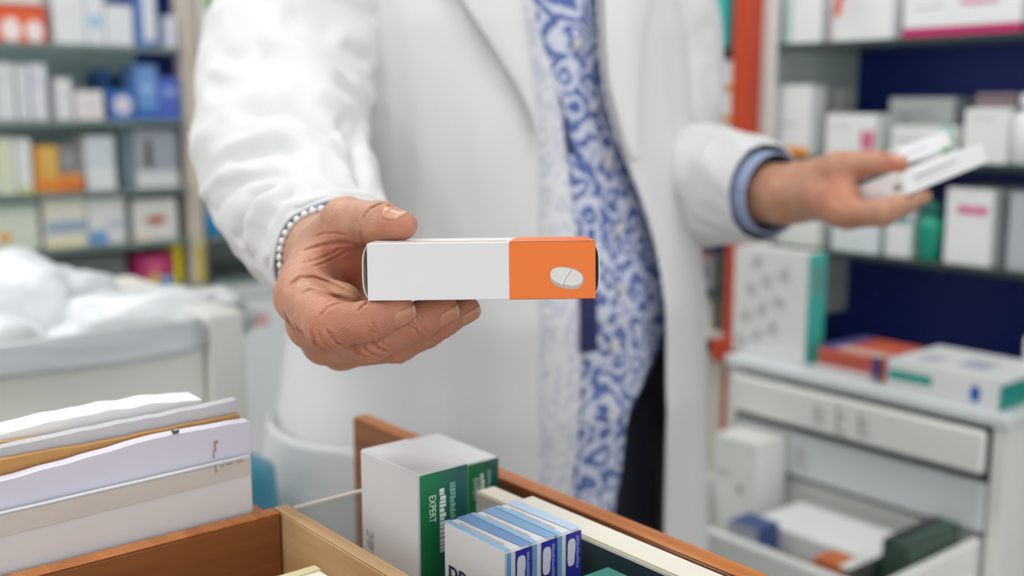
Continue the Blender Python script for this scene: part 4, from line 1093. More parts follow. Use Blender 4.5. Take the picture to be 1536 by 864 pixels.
def hand_mesh(H, h, cut):
    pts = np.array([j[0] for f in H.fing + [H.thumb, H.base] for j in f])
    fa = unit(H.el - H.w)
    end = H.w + fa * cut
    allp = np.vstack([pts, end[None] + 0.03, end[None] - 0.03])
    lo = allp.min(0) - 0.022; hi = allp.max(0) + 0.022
    f = lambda p: np.maximum(H(p), ((p - end) @ fa))
    V, Q = surface_nets(f, lo, hi, h)
    keep = ~(((V - end) @ fa)[Q] > -0.0008).all(1)
    return V, Q[keep]

person = empty('person', (CX, CY, 0)); tag(person, 'pharmacist in white coat and blue patterned shirt holding out an orange and white carton', 'person')
V1, Q1 = hand_mesh(HR, 0.0009, 0.09)
V2, Q2 = hand_mesh(HL, 0.0016, 0.09)
def body_cut(p):
    d = body(p)
    for H in (HR, HL):
        fa = unit(H.el - H.w); e = H.w + fa * 0.075
        s = (p - e) @ fa
        reg = np.sqrt(((p - H.w) ** 2).sum(1)) < 0.2
        d = np.where(reg, np.maximum(d, -s), d)
    return d
V3, Q3 = surface_nets(body_cut, (-0.42, 0.66, 0.0), (0.34, 1.56, 1.80), 0.008)
Vb = np.vstack([V1, V2, V3]); Qb = np.vstack([Q1, Q2 + len(V1), Q3 + len(V1) + len(V2)])
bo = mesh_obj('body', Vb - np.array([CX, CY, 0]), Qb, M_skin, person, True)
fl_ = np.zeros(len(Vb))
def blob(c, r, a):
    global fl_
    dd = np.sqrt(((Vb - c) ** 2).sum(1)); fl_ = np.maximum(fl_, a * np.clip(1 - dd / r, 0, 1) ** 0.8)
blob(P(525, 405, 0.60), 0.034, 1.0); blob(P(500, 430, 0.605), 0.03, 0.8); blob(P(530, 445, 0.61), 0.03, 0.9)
for f in HR.fing: blob(f[3][0], 0.018, 0.55); blob(f[1][0], 0.030, 0.6); blob(f[2][0], 0.026, 0.6); blob(f[0][0], 0.028, 0.35)  # knuckle redness, with the shade on the fingers painted into the skin colour
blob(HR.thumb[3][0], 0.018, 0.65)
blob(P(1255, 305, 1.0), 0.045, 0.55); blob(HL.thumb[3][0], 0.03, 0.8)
at = bo.data.attributes.new('flush_shade', 'FLOAT', 'POINT'); at.data.foreach_set('value', fl_.astype(np.float32))

# nails
def nail_mat(name, rgb):
    m = mat(name, rgb, 0.3, 0.04, 200); return m
M_nail = nail_mat('nail', (192, 136, 110)); M_nail_tip = nail_mat('nail_free_edge', (212, 172, 142))
def nail(H, ch, nd, w, ln, back, roll=0.0):
    tip, r = ch[-1]; t = unit(tip - ch[-2][0])
    n = unit(nd - (nd @ t) * t); sd = np.cross(t, n)
    n_, s_ = n * math.cos(roll) + sd * math.sin(roll), sd * math.cos(roll) - n * math.sin(roll)
    NA, NB = 14, 12; pts = []
    org = []; drs = []
    for i in range(NA + 1):
        a = i / NA
        ax = -back + a * ln
        ww = w * (1 - 0.25 * max(0, 0.25 - a) / 0.25) * (1 - 0.35 * max(0, a - 0.8) / 0.2)
        for j in range(NB + 1):
            x = (j / NB * 2 - 1)
            ang = x * ww / r
            org.append(tip + t * (ax + (0.0012 * (1 - x * x) if i == NA else 0) - (0.0012 * (1 - x * x) if i == 0 else 0)))
            drs.append(n_ * math.cos(ang) + s_ * math.sin(ang))
    org = np.array(org); drs = np.array(drs)
    S = H.shoot(org, drs, 0.02)
    # the free edge keeps the direction of the nail plate instead of following the fingertip down
    S = S.reshape(NA + 1, NB + 1, 3)
    for i in range(NA + 1):
        a = i / NA
        if a > 0.62:
            k = int(0.62 * NA); dirn = S[k] - S[k - 2]; dirn /= np.linalg.norm(dirn, axis=1)[:, None]
            flat_ = S[k] + dirn * (ln * (a - k / NA)) - n_ * 0.0012 * ((a - 0.62) / 0.38) ** 2
            d_ = H(flat_)
            S[i] = np.where((d_ > 0.0001)[:, None], flat_ * 0.6 + S[i] * 0.4, S[i])
    S = S.reshape(-1, 3)
    lift = np.array([0.0005 * min(1, (i + 0.2) / 3) - 0.0003 * (abs(j / NB * 2 - 1) ** 4) for i in range(NA + 1) for j in range(NB + 1)])
    S = S + drs * lift[:, None]
    fs = []; mi = []
    for i in range(NA):
        for j in range(NB):
            k = i * (NB + 1) + j; fs.append((k, k + 1, k + NB + 2, k + NB + 1)); mi.append(1 if i >= NA - 2 else 0)
    o = mesh_obj('fingernail', S - np.array([CX, CY, 0]), fs, [M_nail, M_nail_tip], bo, True)
    o.data.polygons.foreach_set('material_index', mi)
    sm = o.modifiers.new('thick', 'SOLIDIFY'); sm.thickness = 0.0007; sm.offset = -1
    return o
nail(HR, HR.fing[0], HR.nd[0], 0.0062, 0.0125, 0.0055)
nail(HR, HR.fing[1], HR.nd[1], 0.0060, 0.0120, 0.0055)
nail(HR, HR.fing[2], HR.nd[2], 0.0056, 0.0115, 0.0055)
nail(HR, HR.fing[3], HR.nd[3], 0.0048, 0.0095, 0.0045)
nail(HR, HR.thumb, HR.tnd, 0.0068, 0.0112, 0.0085)
nail(HL, HL.thumb, HL.tnd, 0.0070, 0.013, 0.0065)
for k in range(4): nail(HL, HL.fing[k], HL.nd[k], 0.0056, 0.0115, 0.0055)
# head details: eyes, brows, hair
for s in (-1, 1):
    bm = bmesh.new(); bmesh.ops.create_uvsphere(bm, u_segments=16, v_segments=10, radius=0.0125)
    e = bm_obj('eye', bm, mat('eye_white', (226, 222, 216), 0.2), bo, True); e.location = B(s * 0.032, 0.118, 1.674) - np.array([CX, CY, 0])
    bm = bmesh.new(); bmesh.ops.create_uvsphere(bm, u_segments=12, v_segments=8, radius=0.006)
    e2 = bm_obj('iris', bm, mat('iris_brown', (60, 40, 28), 0.2), e, True); e2.location = Fv * 0.0085
def hair_f(p):
    d = seg(p, B(0, 0.025, 1.712), B(0, 0.02, 1.66), 0.089, 0.082)
    face = (p - B(0, 0.075, 1.70)) @ unit(Fv + np.array([0, 0, -0.35]))
    return np.maximum(np.maximum(d, face), -((p[:, 2] - 1.60)))
V4, Q4 = surface_nets(hair_f, (-0.2, 1.0, 1.56), (0.2, 1.36, 1.82), 0.006)
mesh_obj('hair', V4 - np.array([CX, CY, 0]), Q4, mat('grey_hair', (92, 86, 80), 0.6, 0.2, 300, 0.5, 400), person, True)

# bracelet of pale beads
M_silver = mat('silver_bead', (226, 224, 218), 0.25, 0.04, metal=0.25)
fa = unit(HR.w - HR.el); ctr = HR.w + fa * 0.003
e1 = unit(np.cross(fa, [0, 0, 1.0])); e2_ = np.cross(e1, fa)
br = empty('bracelet', (0, 0, 0), 0, person)
bead0 = None
for k in range(44):
    t = 2 * math.pi * k / 44
    dr_ = e1 * math.cos(t) + e2_ * math.sin(t)
    q = HR.shoot(ctr, dr_[None], 0.05)[0] + dr_ * 0.0016
    if bead0 is None:
        bm = bmesh.new(); bmesh.ops.create_icosphere(bm, subdivisions=2, radius=0.0024)
        bead0 = bm_obj('bead', bm, M_silver, br, True); bd = bead0
    else:
        bd = bead0.copy(); link(bd, br)
    bd.location = q - np.array([CX, CY, 0])

# ------------------------------------------------------------------ clothes
def cloth_mat(name, rgb, rough=0.75, weave=900, folds=0.25):
    m = bpy.data.materials.new(name); m.use_nodes = True
    nt = m.node_tree; N = nt.nodes; L = nt.links; b = N['Principled BSDF']
    tc = N.new('ShaderNodeTexCoord')
    n1 = N.new('ShaderNodeTexNoise'); n1.inputs['Scale'].default_value = 8; n1.inputs['Detail'].default_value = 4
    L.new(tc.outputs['Object'], n1.inputs['Vector'])
    mx = N.new('ShaderNodeMix'); mx.data_type = 'RGBA'; c = srgb(*rgb)
    mx.inputs[6].default_value = tuple(x * 0.95 for x in c[:3]) + (1,); mx.inputs[7].default_value = c
    L.new(n1.outputs['Fac'], mx.inputs[0]); L.new(mx.outputs[2], b.inputs['Base Color'])
    b.inputs['Roughness'].default_value = rough; b.inputs['Sheen Weight'].default_value = 0.1; b.inputs['Specular IOR Level'].default_value = 0.25
    n2 = N.new('ShaderNodeTexNoise'); n2.inputs['Scale'].default_value = weave; L.new(tc.outputs['Object'], n2.inputs['Vector'])
    bp = N.new('ShaderNodeBump'); bp.inputs['Strength'].default_value = 0.12; bp.inputs['Distance'].default_value = 0.0006; L.new(n2.outputs['Fac'], bp.inputs['Height'])
    mp = N.new('ShaderNodeMapping'); mp.inputs['Scale'].default_value = (14, 14, 7); L.new(tc.outputs['Object'], mp.inputs[0])
    n3 = N.new('ShaderNodeTexNoise'); n3.inputs['Scale'].default_value = 1.0; n3.inputs['Detail'].default_value = 3; n3.inputs['Distortion'].default_value = 1.2; L.new(mp.outputs[0], n3.inputs['Vector'])
    b2 = N.new('ShaderNodeBump'); b2.inputs['Strength'].default_value = folds; b2.inputs['Distance'].default_value = 0.012
    L.new(n3.outputs['Fac'], b2.inputs['Height']); L.new(bp.outputs[0], b2.inputs['Normal']); L.new(b2.outputs[0], b.inputs['Normal'])
    MATS[name] = m
    return m
M_coat = cloth_mat('white_cotton', (216, 217, 218), folds=0.2)
M_cuff = cloth_mat('blue_grey_cotton', (150, 164, 198))
M_jean = cloth_mat('dark_denim', (70, 74, 88))
M_navyc = cloth_mat('navy_cotton', (38, 46, 92))

def paisley(name, blue, white, fade):
    m = bpy.data.materials.new(name); m.use_nodes = True
    nt = m.node_tree; N = nt.nodes; L = nt.links; b = N['Principled BSDF']
    uv = N.new('ShaderNodeUVMap')
    nz = N.new('ShaderNodeTexNoise'); nz.inputs['Scale'].default_value = 30; nz.inputs['Detail'].default_value = 2; L.new(uv.outputs[0], nz.inputs['Vector'])
    mixv = N.new('ShaderNodeMix'); mixv.data_type = 'VECTOR'; mixv.inputs[0].default_value = 0.035
    L.new(uv.outputs[0], mixv.inputs[4]); L.new(nz.outputs['Color'], mixv.inputs[5])
    mp = N.new('ShaderNodeMapping'); mp.inputs['Scale'].default_value = (1.25, 0.85, 1); L.new(mixv.outputs[1], mp.inputs[0])
    vo = N.new('ShaderNodeTexVoronoi'); vo.inputs['Scale'].default_value = 44; L.new(mp.outputs[0], vo.inputs['Vector'])
    ml = N.new('ShaderNodeMath'); ml.operation = 'MULTIPLY'; ml.inputs[1].default_value = 15.0; L.new(vo.outputs['Distance'], ml.inputs[0])
    sn = N.new('ShaderNodeMath'); sn.operation = 'SINE'; L.new(ml.outputs[0], sn.inputs[0])
    n2 = N.new('ShaderNodeTexNoise'); n2.inputs['Scale'].default_value = 130; n2.inputs['Detail'].default_value = 2; L.new(uv.outputs[0], n2.inputs['Vector'])
    ad = N.new('ShaderNodeMath'); ad.operation = 'MULTIPLY_ADD'; ad.inputs[1].default_value = 2.6; L.new(n2.outputs['Fac'], ad.inputs[0]); L.new(sn.outputs[0], ad.inputs[2])
    r = N.new('ShaderNodeValToRGB'); r.color_ramp.interpolation = 'EASE'
    r.color_ramp.elements[0].position = 0.36; r.color_ramp.elements[0].color = srgb(*blue)
    r.color_ramp.elements[1].position = 0.62; r.color_ramp.elements[1].color = srgb(*white)
    e = r.color_ramp.elements.new(0.5); e.color = srgb(*[int(0.5 * (p + q) + 4) for p, q in zip(blue, white)])
    mr = N.new('ShaderNodeMapRange'); mr.inputs[1].default_value = -0.6; mr.inputs[2].default_value = 3.2; L.new(ad.outputs[0], mr.inputs[0])
    L.new(mr.outputs[0], r.inputs[0]); L.new(r.outputs[0], b.inputs['Base Color'])
    b.inputs['Roughness'].default_value = 0.75; b.inputs['Specular IOR Level'].default_value = 0.2
    return m
M_shirt = paisley('blue_patterned_cotton', (92, 110, 168), (206, 211, 226), 0)
M_facing = paisley('faded_reverse_cotton', (200, 204, 216), (222, 223, 226), 0)

ZT = [0.40, 0.60, 0.80, 0.95, 1.05, 1.20, 1.33, 1.40, 1.445, 1.475, 1.50]
TA = [0.235, 0.228, 0.222, 0.214, 0.207, 0.200, 0.196, 0.180, 0.145, 0.105, 0.082]
TF = [0.150, 0.160, 0.180, 0.200, 0.200, 0.170, 0.140, 0.120, 0.100, 0.085, 0.075]
TB = [0.150, 0.150, 0.145, 0.140, 0.140, 0.140, 0.130, 0.115, 0.095, 0.080, 0.070]
def trunk(th, z, off=0.0):
    a = np.interp(z, ZT, TA) + off; bf = np.interp(z, ZT, TF) + off; bb = np.interp(z, ZT, TB) + off
    c, s = np.cos(th), np.sin(th)
    n = 2.25
    cc = np.sign(c) * np.abs(c) ** (2 / n); ss = np.sign(s) * np.abs(s) ** (2 / n)
    b_ = np.where(c >= 0, bf, bb)
    x = CX + Lv[0] * a * ss + Fv[0] * b_ * cc; y = CY + Lv[1] * a * ss + Fv[1] * b_ * cc
    return np.stack([x, y, z + 0 * x], -1)
def theta_at(z, poly, off, lo=-85, hi=85):
    """angle around the trunk at height z where the surface passes a seam drawn as (x, y) picture points"""
    th = np.radians(np.linspace(lo, hi, 400)); pts = trunk(th, np.full(400, z), off)
    px, py = proj(pts)
    ys = [q[1] for q in poly]; xs = [q[0] for q in poly]
    g = px - np.interp(py, ys, xs)
    k = np.argmax(g > 0)
    if k == 0: return th[0] if g[0] > 0 else th[-1]
    t = g[k - 1] / (g[k - 1] - g[k]); return th[k - 1] + t * (th[k] - th[k - 1])
SEAM_R = [(700, -250), (775, -60), (788, 20), (800, 120), (808, 200), (812, 320), (812, 450), (808, 620), (806, 770), (800, 1000), (790, 1400)]
SEAM_L = [(960, -250), (905, -60), (908, 60), (914, 130), (938, 220), (975, 310), (996, 400), (1002, 500), (996, 600), (992, 700), (988, 800), (986, 1000), (980, 1400)]
zs_c = np.concatenate([np.linspace(0.55, 1.40, 120), np.linspace(1.408, 1.50, 24)])
def smooth_arr(a, n=5):
    k = np.ones(n) / n; return np.convolve(np.pad(a, n // 2, mode='edge'), k, 'valid')
thR = smooth_arr(np.array([theta_at(z, SEAM_R, 0.022) for z in zs_c]), 9)
thL = smooth_arr(np.array([theta_at(z, SEAM_L, 0.030) for z in zs_c]), 9)
def fold(th, z, pt):
    low = np.clip((1.15 - z) / 0.5, 0, 1)
    f = 0.010 * low * noise.noise(Vector((th * 3.2, z * 1.3, 0.5)))
    f += 0.007 * noise.noise(Vector((th * 2.0 + 5, z * 4.5, 2.5))) + 0.003 * noise.noise(Vector((th * 7, z * 9, 4.5)))
    f += 0.004 * low * math.sin(th * 13 + 2 * noise.noise(Vector((th, z * 2, 0))))
    return f
def coat_off(s, th, z):
    """distance of the coat from the trunk: it stands off along its free edges and flares low"""
    o = 0.020 + 0.012 * np.clip((1.0 - z) / 0.4, 0, 1)
    o += 0.014 * math.exp(-(1 - s) / 0.03) * np.clip((1.25 - z) / 0.3, 0, 1)
    o += 0.045 * math.exp(-((th + 1.35) / 0.4) ** 2) * np.clip((1.03 - z) / 0.2, 0, 1)
    return o
def grid(name, rows, m, parent, thick=None, uvs=None, loc=np.array([CX, CY, 0]), flip=False):
    R_ = len(rows); Cn = len(rows[0]); vs = [tuple(np.asarray(p) - loc) for r in rows for p in r]; fs = []
    for i in range(R_ - 1):
        for j in range(Cn - 1):
            a = i * Cn + j; q = (a, a + 1, a + Cn + 1, a + Cn); fs.append(q[::-1] if flip else q)
    o = mesh_obj(name, vs, fs, m, parent, True, None if uvs is None else [u for r in uvs for u in r])
    if thick: 
        sm = o.modifiers.new('thick', 'SOLIDIFY'); sm.thickness = thick; sm.offset = 0
    return o
rows = []; NS = 200
for i, z in enumerate(zs_c):
    r = []
    for j in range(NS + 1):
        s = j / NS; th = thR[i] + s * (thL[i] - 2 * math.pi - thR[i])
        o_ = coat_off(s, ((th + math.pi) % (2 * math.pi)) - math.pi, z)
        edge = min(s, 1 - s)
        o_ += fold(th, z, None) * (0.35 + 0.65 * min(1, edge / 0.05))
        r.append(trunk(np.array(th), np.array(z), o_))
    rows.append(r)
coat = grid('lab_coat', rows, M_coat, person, 0.0022)

def strip(name, poly_a, poly_b, off_a, off_b, zlo, zhi, m, parent, n=14, thick=0.0015, bulge=0.0, uvflag=False, nz=90):
    rows = []; uvs = []
    zz = np.linspace(zlo, zhi, nz)
    ta = smooth_arr(np.array([theta_at(z, poly_a, off_a) for z in zz]), 7); tb = smooth_arr(np.array([theta_at(z, poly_b, off_b) for z in zz]), 7)
    for i, z in enumerate(zz):
        r = []; u = []
        for j in range(n + 1):
            s = j / n; th = ta[i] + s * (tb[i] - ta[i]); o_ = off_a + s * (off_b - off_a) + bulge * math.sin(math.pi * s) + fold(th, z, None) * 0.3
            r.append(trunk(np.array(th), np.array(z), o_)); u.append((th * 0.2, z))
        rows.append(r); uvs.append(u)
    return grid(name, rows, m, parent, thick, uvs if uvflag else None)
# lapels: turned back cloth lying on the coat
LAP_R = [(600, -200), (650, -60), (692, 0), (722, 45), (748, 85), (778, 135), (800, 180), (808, 215), (812, 260)]
strip('lapel', LAP_R, SEAM_R, 0.0295, 0.0275, 1.225, 1.44, M_coat, coat, thick=0.002, bulge=0.004)
LAP_L = [(1020, -200), (985, -60), (975, 0), (968, 60), (964, 120), (960, 180), (958, 230), (962, 265), (985, 330)]
strip('lapel', SEAM_L, LAP_L, 0.034, 0.036, 1.20, 1.44, M_coat, coat, thick=0.002, bulge=0.004)
# hem band along the front edge and the turned facing beside it
0 and strip('front_placket', [(x - 26, y) for x, y in SEAM_R], SEAM_R, 0.0262, 0.0265, 0.56, 1.20, M_coat, coat, n=6, thick=0.0015)
FAC = [(792, -60), (800, 20), (838, 140), (850, 240), (862, 330), (872, 450), (872, 540), (868, 640), (858, 720), (848, 800), (846, 1000)]
strip('coat_facing', [(x - 14, y) for x, y in SEAM_R], FAC, 0.0105, 0.0085, 0.60, 1.36, M_facing, coat, thick=0.001, uvflag=True)
# collar
rows = []
for k in range(9):
    b_ = k / 8; r = []
    for j in range(41):
        th = math.radians(38) + j / 40 * math.radians(284)
        rr = 0.0 + 0.012 * math.sin(b_ * math.pi) 
        r.append(trunk(np.array(th), np.array(1.492), 0.012 - 0.004 * b_ + rr) + np.array([0, 0, 0.045 * b_]))
    rows.append(r)
grid('collar', rows, M_coat, coat, 0.002)
# patch pocket low on his right side
PK0 = [(430, 640), (385, 655), (383, 900)]
rows = []
for i in range(26):
    b_ = i / 25; z = 0.935 - 0.19 * b_
    r = []
    for j in range(31):
        s = j / 30; th = math.radians(-97 + 58 * s)
        pr = math.sin(math.pi * s) ** 0.5 * (1 - 0.8 * b_)
        r.append(trunk(np.array(th), np.array(z), coat_off(0.2, th, z) + 0.006 + 0.012 * pr * (1 - b_) ** 2 + fold(th, z, None)))
    rows.append(r)
grid('pocket', rows, M_coat, coat, 0.002, flip=True)

# shirt
SH_EDGE = [(1080, -300), (1080, 300), (1060, 400), (1010, 470), (994, 510), (982, 545), (962, 580), (944, 610), (936, 640), (932, 700), (922, 750), (912, 800), (905, 900)]
zz = np.linspace(0.77, 1.49, 110)
te = smooth_arr(np.array([theta_at(z, SH_EDGE, 0.004, -60, 88) for z in zz]), 5)
rows = []; uvs = []
for i, z in enumerate(zz):
    r = []; u = []
    for j in range(161):
        s = j / 160; th = te[i] - s * (math.radians(300) if te[i] > 0 else 5.0)
        th = te[i] + s * (-math.radians(270) - te[i])
        o_ = 0.003 + 0.35 * fold(th, z, None)
        r.append(trunk(np.array(th), np.array(z), o_)); u.append((th * 0.2, z))
    rows.append(r); uvs.append(u)
shirt = grid('shirt', rows, M_shirt, person, 0.0012, uvs)
# navy inner strips showing beside the turned facing
strip('navy_trim', [(836, 125), (848, 180), (854, 250)], [(838, 125), (862, 230), (866, 245)], 0.0125, 0.0125, CAMZ - 0.045, CAMZ + 0.012, M_navyc, shirt, n=5, thick=0.0008)
strip('navy_trim', [(870, 400), (872, 560)], [(894, 400), (896, 560)], 0.0125, 0.0125, 1.018, 1.085, M_navyc, shirt, n=5, thick=0.0008)
M_button = mat('pearl_button', (206, 208, 212), 0.25)
for px, py in ((862, 62), (886, 158), (908, 245), (924, 350), (928, 440), (918, 528), (914, 642)):
    z = CAMZ - (py - 160) / F * 1.02
    th = theta_at(z, [(px, -100), (px, 900)], 0.004)
    c = trunk(np.array(th), np.array(z), 0.0085); nrm = unit(trunk(np.array(th), np.array(z), 0.03) - c)
    bb_ = lathe('button', [(0.0055, -0.0012), (0.0062, 0.0), (0.0055, 0.0014), (0.004, 0.0008)], M_button, shirt, n=18)
    bb_.location = c - np.array([CX, CY, 0]); bb_.rotation_euler = Vector(nrm).to_track_quat('Z', 'Y').to_euler()

# trousers and shoes
def tube(name, pts, rad, m, parent, n=48, wr=None, thick=None, loc=np.array([CX, CY, 0]), steps=60, caps=False, ref=(0.0, 0.0, 1.0)):
    pts = [np.asarray(p, float) for p in pts]; K = len(pts)
    T = np.linspace(0, K - 1, steps)
    def cr(arr, t):
        i = int(min(max(math.floor(t), 0), K - 2)); f = t - i
        p0, p1, p2, p3 = arr[max(i - 1, 0)], arr[i], arr[i + 1], arr[min(i + 2, K - 1)]
        return 0.5 * ((2 * p1) + (-p0 + p2) * f + (2 * p0 - 5 * p1 + 4 * p2 - p3) * f * f + (-p0 + 3 * p1 - 3 * p2 + p3) * f ** 3)
    C = np.array([cr(pts, t) for t in T]); Rr = np.array([cr([np.array(r) for r in rad], t) for t in T])
    tg = np.gradient(C, axis=0); tg /= np.linalg.norm(tg, axis=1)[:, None]
    n0 = unit(np.cross(tg[0], np.array(ref) + 0.01)); rows = []
    for i in range(len(T)):
        n0 = unit(n0 - (n0 @ tg[i]) * tg[i]); b0 = np.cross(tg[i], n0)
        r = []
        for j in range(n + 1):
            a = 2 * math.pi * j / n
            dr_ = n0 * math.cos(a) + b0 * math.sin(a)
            rr = Rr[i] + (wr(i / (len(T) - 1), a, C[i] + dr_ * Rr[i]) if wr else 0)
            r.append(C[i] + dr_ * rr)
        rows.append(r)
    return grid(name, rows, m, parent, thick, loc=loc)
tr = empty('trousers', (0, 0, 0), 0, person)
wrj = lambda t, a, p: 0.006 * noise.noise(Vector((a, t * 9, 1.0)))
for s in (-1, 1):
    tube('trouser_leg', [B(s * 0.07, 0.0, 1.02), B(s * 0.09, 0.0, 0.94), B(s * 0.095, 0.01, 0.8), B(s * 0.1, 0.02, 0.5), B(s * 0.105, 0.0, 0.06)], [0.115, 0.118, 0.108, 0.085, 0.078], M_jean, tr, wr=wrj, ref=(1, 0, 0))
    fo = tube('shoe', [B(s * 0.105, -0.07, 0.035), B(s * 0.105, 0.0, 0.05), B(s * 0.11, 0.1, 0.04), B(s * 0.115, 0.19, 0.03)], [0.028, 0.048, 0.042, 0.02], M_black, person, n=24, steps=24)
    for v_ in fo.data.vertices: v_.co.z = max(v_.co.z, 0.001)

# sleeves
FOLDS_R = [   # (half width in px, height in mm, line): folds of the near sleeve
    (15, 5.0, [(392, 50), (434, 84), (478, 106), (520, 132)]),
    (10, 4.0, [(300, 232), (333, 189), (368, 154), (414, 130)]),
    (11, 3.0, [(312, 106), (350, 114), (396, 110)]),
    (8, -6.5, [(362, 174), (392, 162), (425, 158), (465, 171), (500, 193), (530, 214)]),
    (9, -5.0, [(514, 62), (535, 79), (552, 100)]),
    (8, -5.0, [(508, 176), (522, 188), (536, 206)]),
    (20, -4.0, [(420, 18), (465, 26), (512, 53)]),
    (16, -3.5, [(320, 86), (368, 88), (410, 77)]),
    (10, 3.0, [(398, 146), (450, 142), (500, 156), (540, 172)]),
    (8, -3.0, [(328, 248), (368, 229), (412, 220), (460, 230)]),
    (7, 2.5, [(330, 232), (366, 214), (412, 204), (464, 212)]),
    (7, -2.5, [(332, 284), (368, 268), (406, 263), (450, 270)]),
    (7, -3.0, [(357, 384), (366, 334), (384, 299), (414, 280)]),
    (7, 2.5, [(372, 384), (381, 338), (402, 304), (430, 288)]),
    (7, -2.5, [(389, 390), (398, 338), (424, 304), (452, 290)]),
    (6, -2.0, [(322, 330), (334, 300), (352, 282)]),
    (6, 2.0, [(308, 300), (322, 276), (346, 258)]),
    (9, -4.0, [(540, 190), (536, 240), (540, 285)]),
]
def drawn(p, dr_):
    if dr_ @ (CAMP - p) < 0: return 0.0
    px, py = proj(p); v = 0.0
    for w, mm, pts in FOLDS_R:
        best = 1e9; al = 0; n = len(pts) - 1
        for i in range(n):
            ax, ay = pts[i]; bx, by = pts[i + 1]
            t = min(1, max(0, ((px - ax) * (bx - ax) + (py - ay) * (by - ay)) / ((bx - ax) ** 2 + (by - ay) ** 2)))
            dd = math.hypot(px - ax - t * (bx - ax), py - ay - t * (by - ay))
            if dd < best: best = dd; al = (i + t) / n
        if best < 3 * w: v += mm / 1000 * math.exp(-(best / w) ** 2) * min(1, 0.2 + min(al, 1 - al) / 0.25)
    return v
def draw_c(p):
    # nearest point of the arm's axis
    best = None
    for a, b in ((SH_R, HR.el), (HR.el, HR.w)):
        t = min(1, max(0, ((p - a) @ (b - a)) / ((b - a) @ (b - a)))); q = a + t * (b - a); d = np.linalg.norm(p - q)
        if best is None or d < best[0]: best = (d, q)
    return best[1]
def sleeve_wr(seed, amp, draw=False):
    def w(t, a, p):
        v = 0.0
        # long diagonal drapes
        v += amp * 0.9 * noise.noise(Vector((t * 5 + 1.2 * math.sin(a + seed), a * 0.0 + math.cos(a) * 1.1 + seed, math.sin(a) * 1.1)))
        x = noise.noise(Vector((t * 11 + 1.6 * math.sin(a * 1.0 + 0.6), math.cos(a) * 1.6 + seed * 2, math.sin(a) * 1.6)))
        v += amp * 0.55 * (1 - abs(x) * 2.2)
        v += amp * 0.22 * noise.noise(Vector((t * 26 + 2 * math.cos(a), math.cos(a) * 3, math.sin(a) * 3 + seed)))
        v *= (0.35 + 0.65 * min(1, (1 - t) / 0.12))
        if draw: v = v * 0.45 + 1.9 * drawn(p, unit(p - draw_c(p)))
        return v
    return w
fr = unit(HR.w - HR.el)
tube('sleeve', [SH_R + Lv * 0.05 + np.array([0, 0, 0.012]), SH_R + np.array([-0.012, -0.01, -0.03]), P(440, 90, 1.03), P(424, 205, 0.935), P(448, 292, 0.80), HR.w - fr * 0.030, HR.w - fr * 0.006],
     [0.070, 0.083, 0.0815, 0.073, 0.060, 0.0410, 0.0365], M_coat, coat, n=128, steps=190, wr=sleeve_wr(3.1, 0.0105, True), thick=0.002)
tube('shirt_cuff', [HR.w - fr * 0.06, HR.w - fr * 0.03, HR.w + fr * 0.001], [0.035, 0.0345, 0.0338], M_cuff, shirt, n=64, steps=12, thick=0.0015)
fl2 = unit(HL.w - HL.el)
tube('sleeve', [SH_L - Lv * 0.05, SH_L + np.array([0.02, 0, -0.04]), SH_L * 0.45 + HL.el * 0.55 + np.array([0.02, 0.02, 0]), HL.el + np.array([-0.01, 0.0, 0.0]), HL.el * 0.5 + HL.w * 0.5, HL.w - fl2 * 0.022],
     [0.066, 0.080, 0.072, 0.070, 0.060, 0.0475], M_coat, coat, n=72, steps=110, wr=sleeve_wr(8.7, 0.007), thick=0.002)
tube('shirt_cuff', [HL.w - fl2 * 0.06, HL.w - fl2 * 0.03, HL.w - fl2 * 0.008], [0.0405, 0.0405, 0.040], M_cuff, shirt, n=64, steps=12, thick=0.0015)

# ------------------------------------------------------------------ the carton held out
fdir = unit(P(826, 292, 1.0) - CAMP)                      # its depth direction
cTL, cTR = P(550.5, 365, 0.530), P(893.5, 362.3, 0.530)
cBL, cBR = P(551.5, 452, 0.530), P(893, 447, 0.530)
xd = unit((cTR + cBR) / 2 - (cTL + cBL) / 2); yd = unit(fdir - (fdir @ xd) * xd); zd = np.cross(xd, yd)
BW = np.linalg.norm((cTR + cBR) / 2 - (cTL + cBL) / 2); BH = np.linalg.norm(cTL - cBL) * 0.5 + np.linalg.norm(cTR - cBR) * 0.5
BD = 0.056
ctr_ = (cTL + cTR + cBL + cBR) / 4
held = empty('medicine_carton'); tag(held, 'orange and white tablet carton held out between thumb and fingers', 'carton')
Mx = Matrix(((xd[0], yd[0], zd[0], ctr_[0]), (xd[1], yd[1], zd[1], ctr_[1]), (xd[2], yd[2], zd[2], ctr_[2]), (0, 0, 0, 1)))
held.matrix_world = Mx
M_cw = mat('carton_white', (224, 225, 228), 0.4, 0.01, 20); M_co = mat('carton_orange', (238, 118, 30), 0.38, 0.03, 60); M_ci = mat('carton_inside', (196, 186, 160), 0.7)
hw, hh = BW / 2, BH / 2; tk = 0.0005
xo = -hw + BW * (764 - 551) / (893.5 - 551)
fp = box('front_panel', -hw, hw, 0, tk, -hh, hh, M_cw, held, 0.0002)
box('top_panel', -hw, hw, tk, BD - tk, hh - tk, hh, M_cw, held, 0.0002)
box('bottom_panel', -hw, hw, tk, BD - tk, -hh, -hh + tk, M_cw, held, 0.0002)
box('back_panel', -hw, hw, BD - tk, BD, -hh, hh, M_cw, held, 0.0002)
def pq(name, pts, m, par=held): return mesh_obj(name, pts, [tuple(range(len(pts)))], m, par)
pq('orange_print', [(xo, -0.0002, -hh), (hw, -0.0002, -hh), (hw, -0.0002, hh), (xo, -0.0002, hh)], M_co, fp)
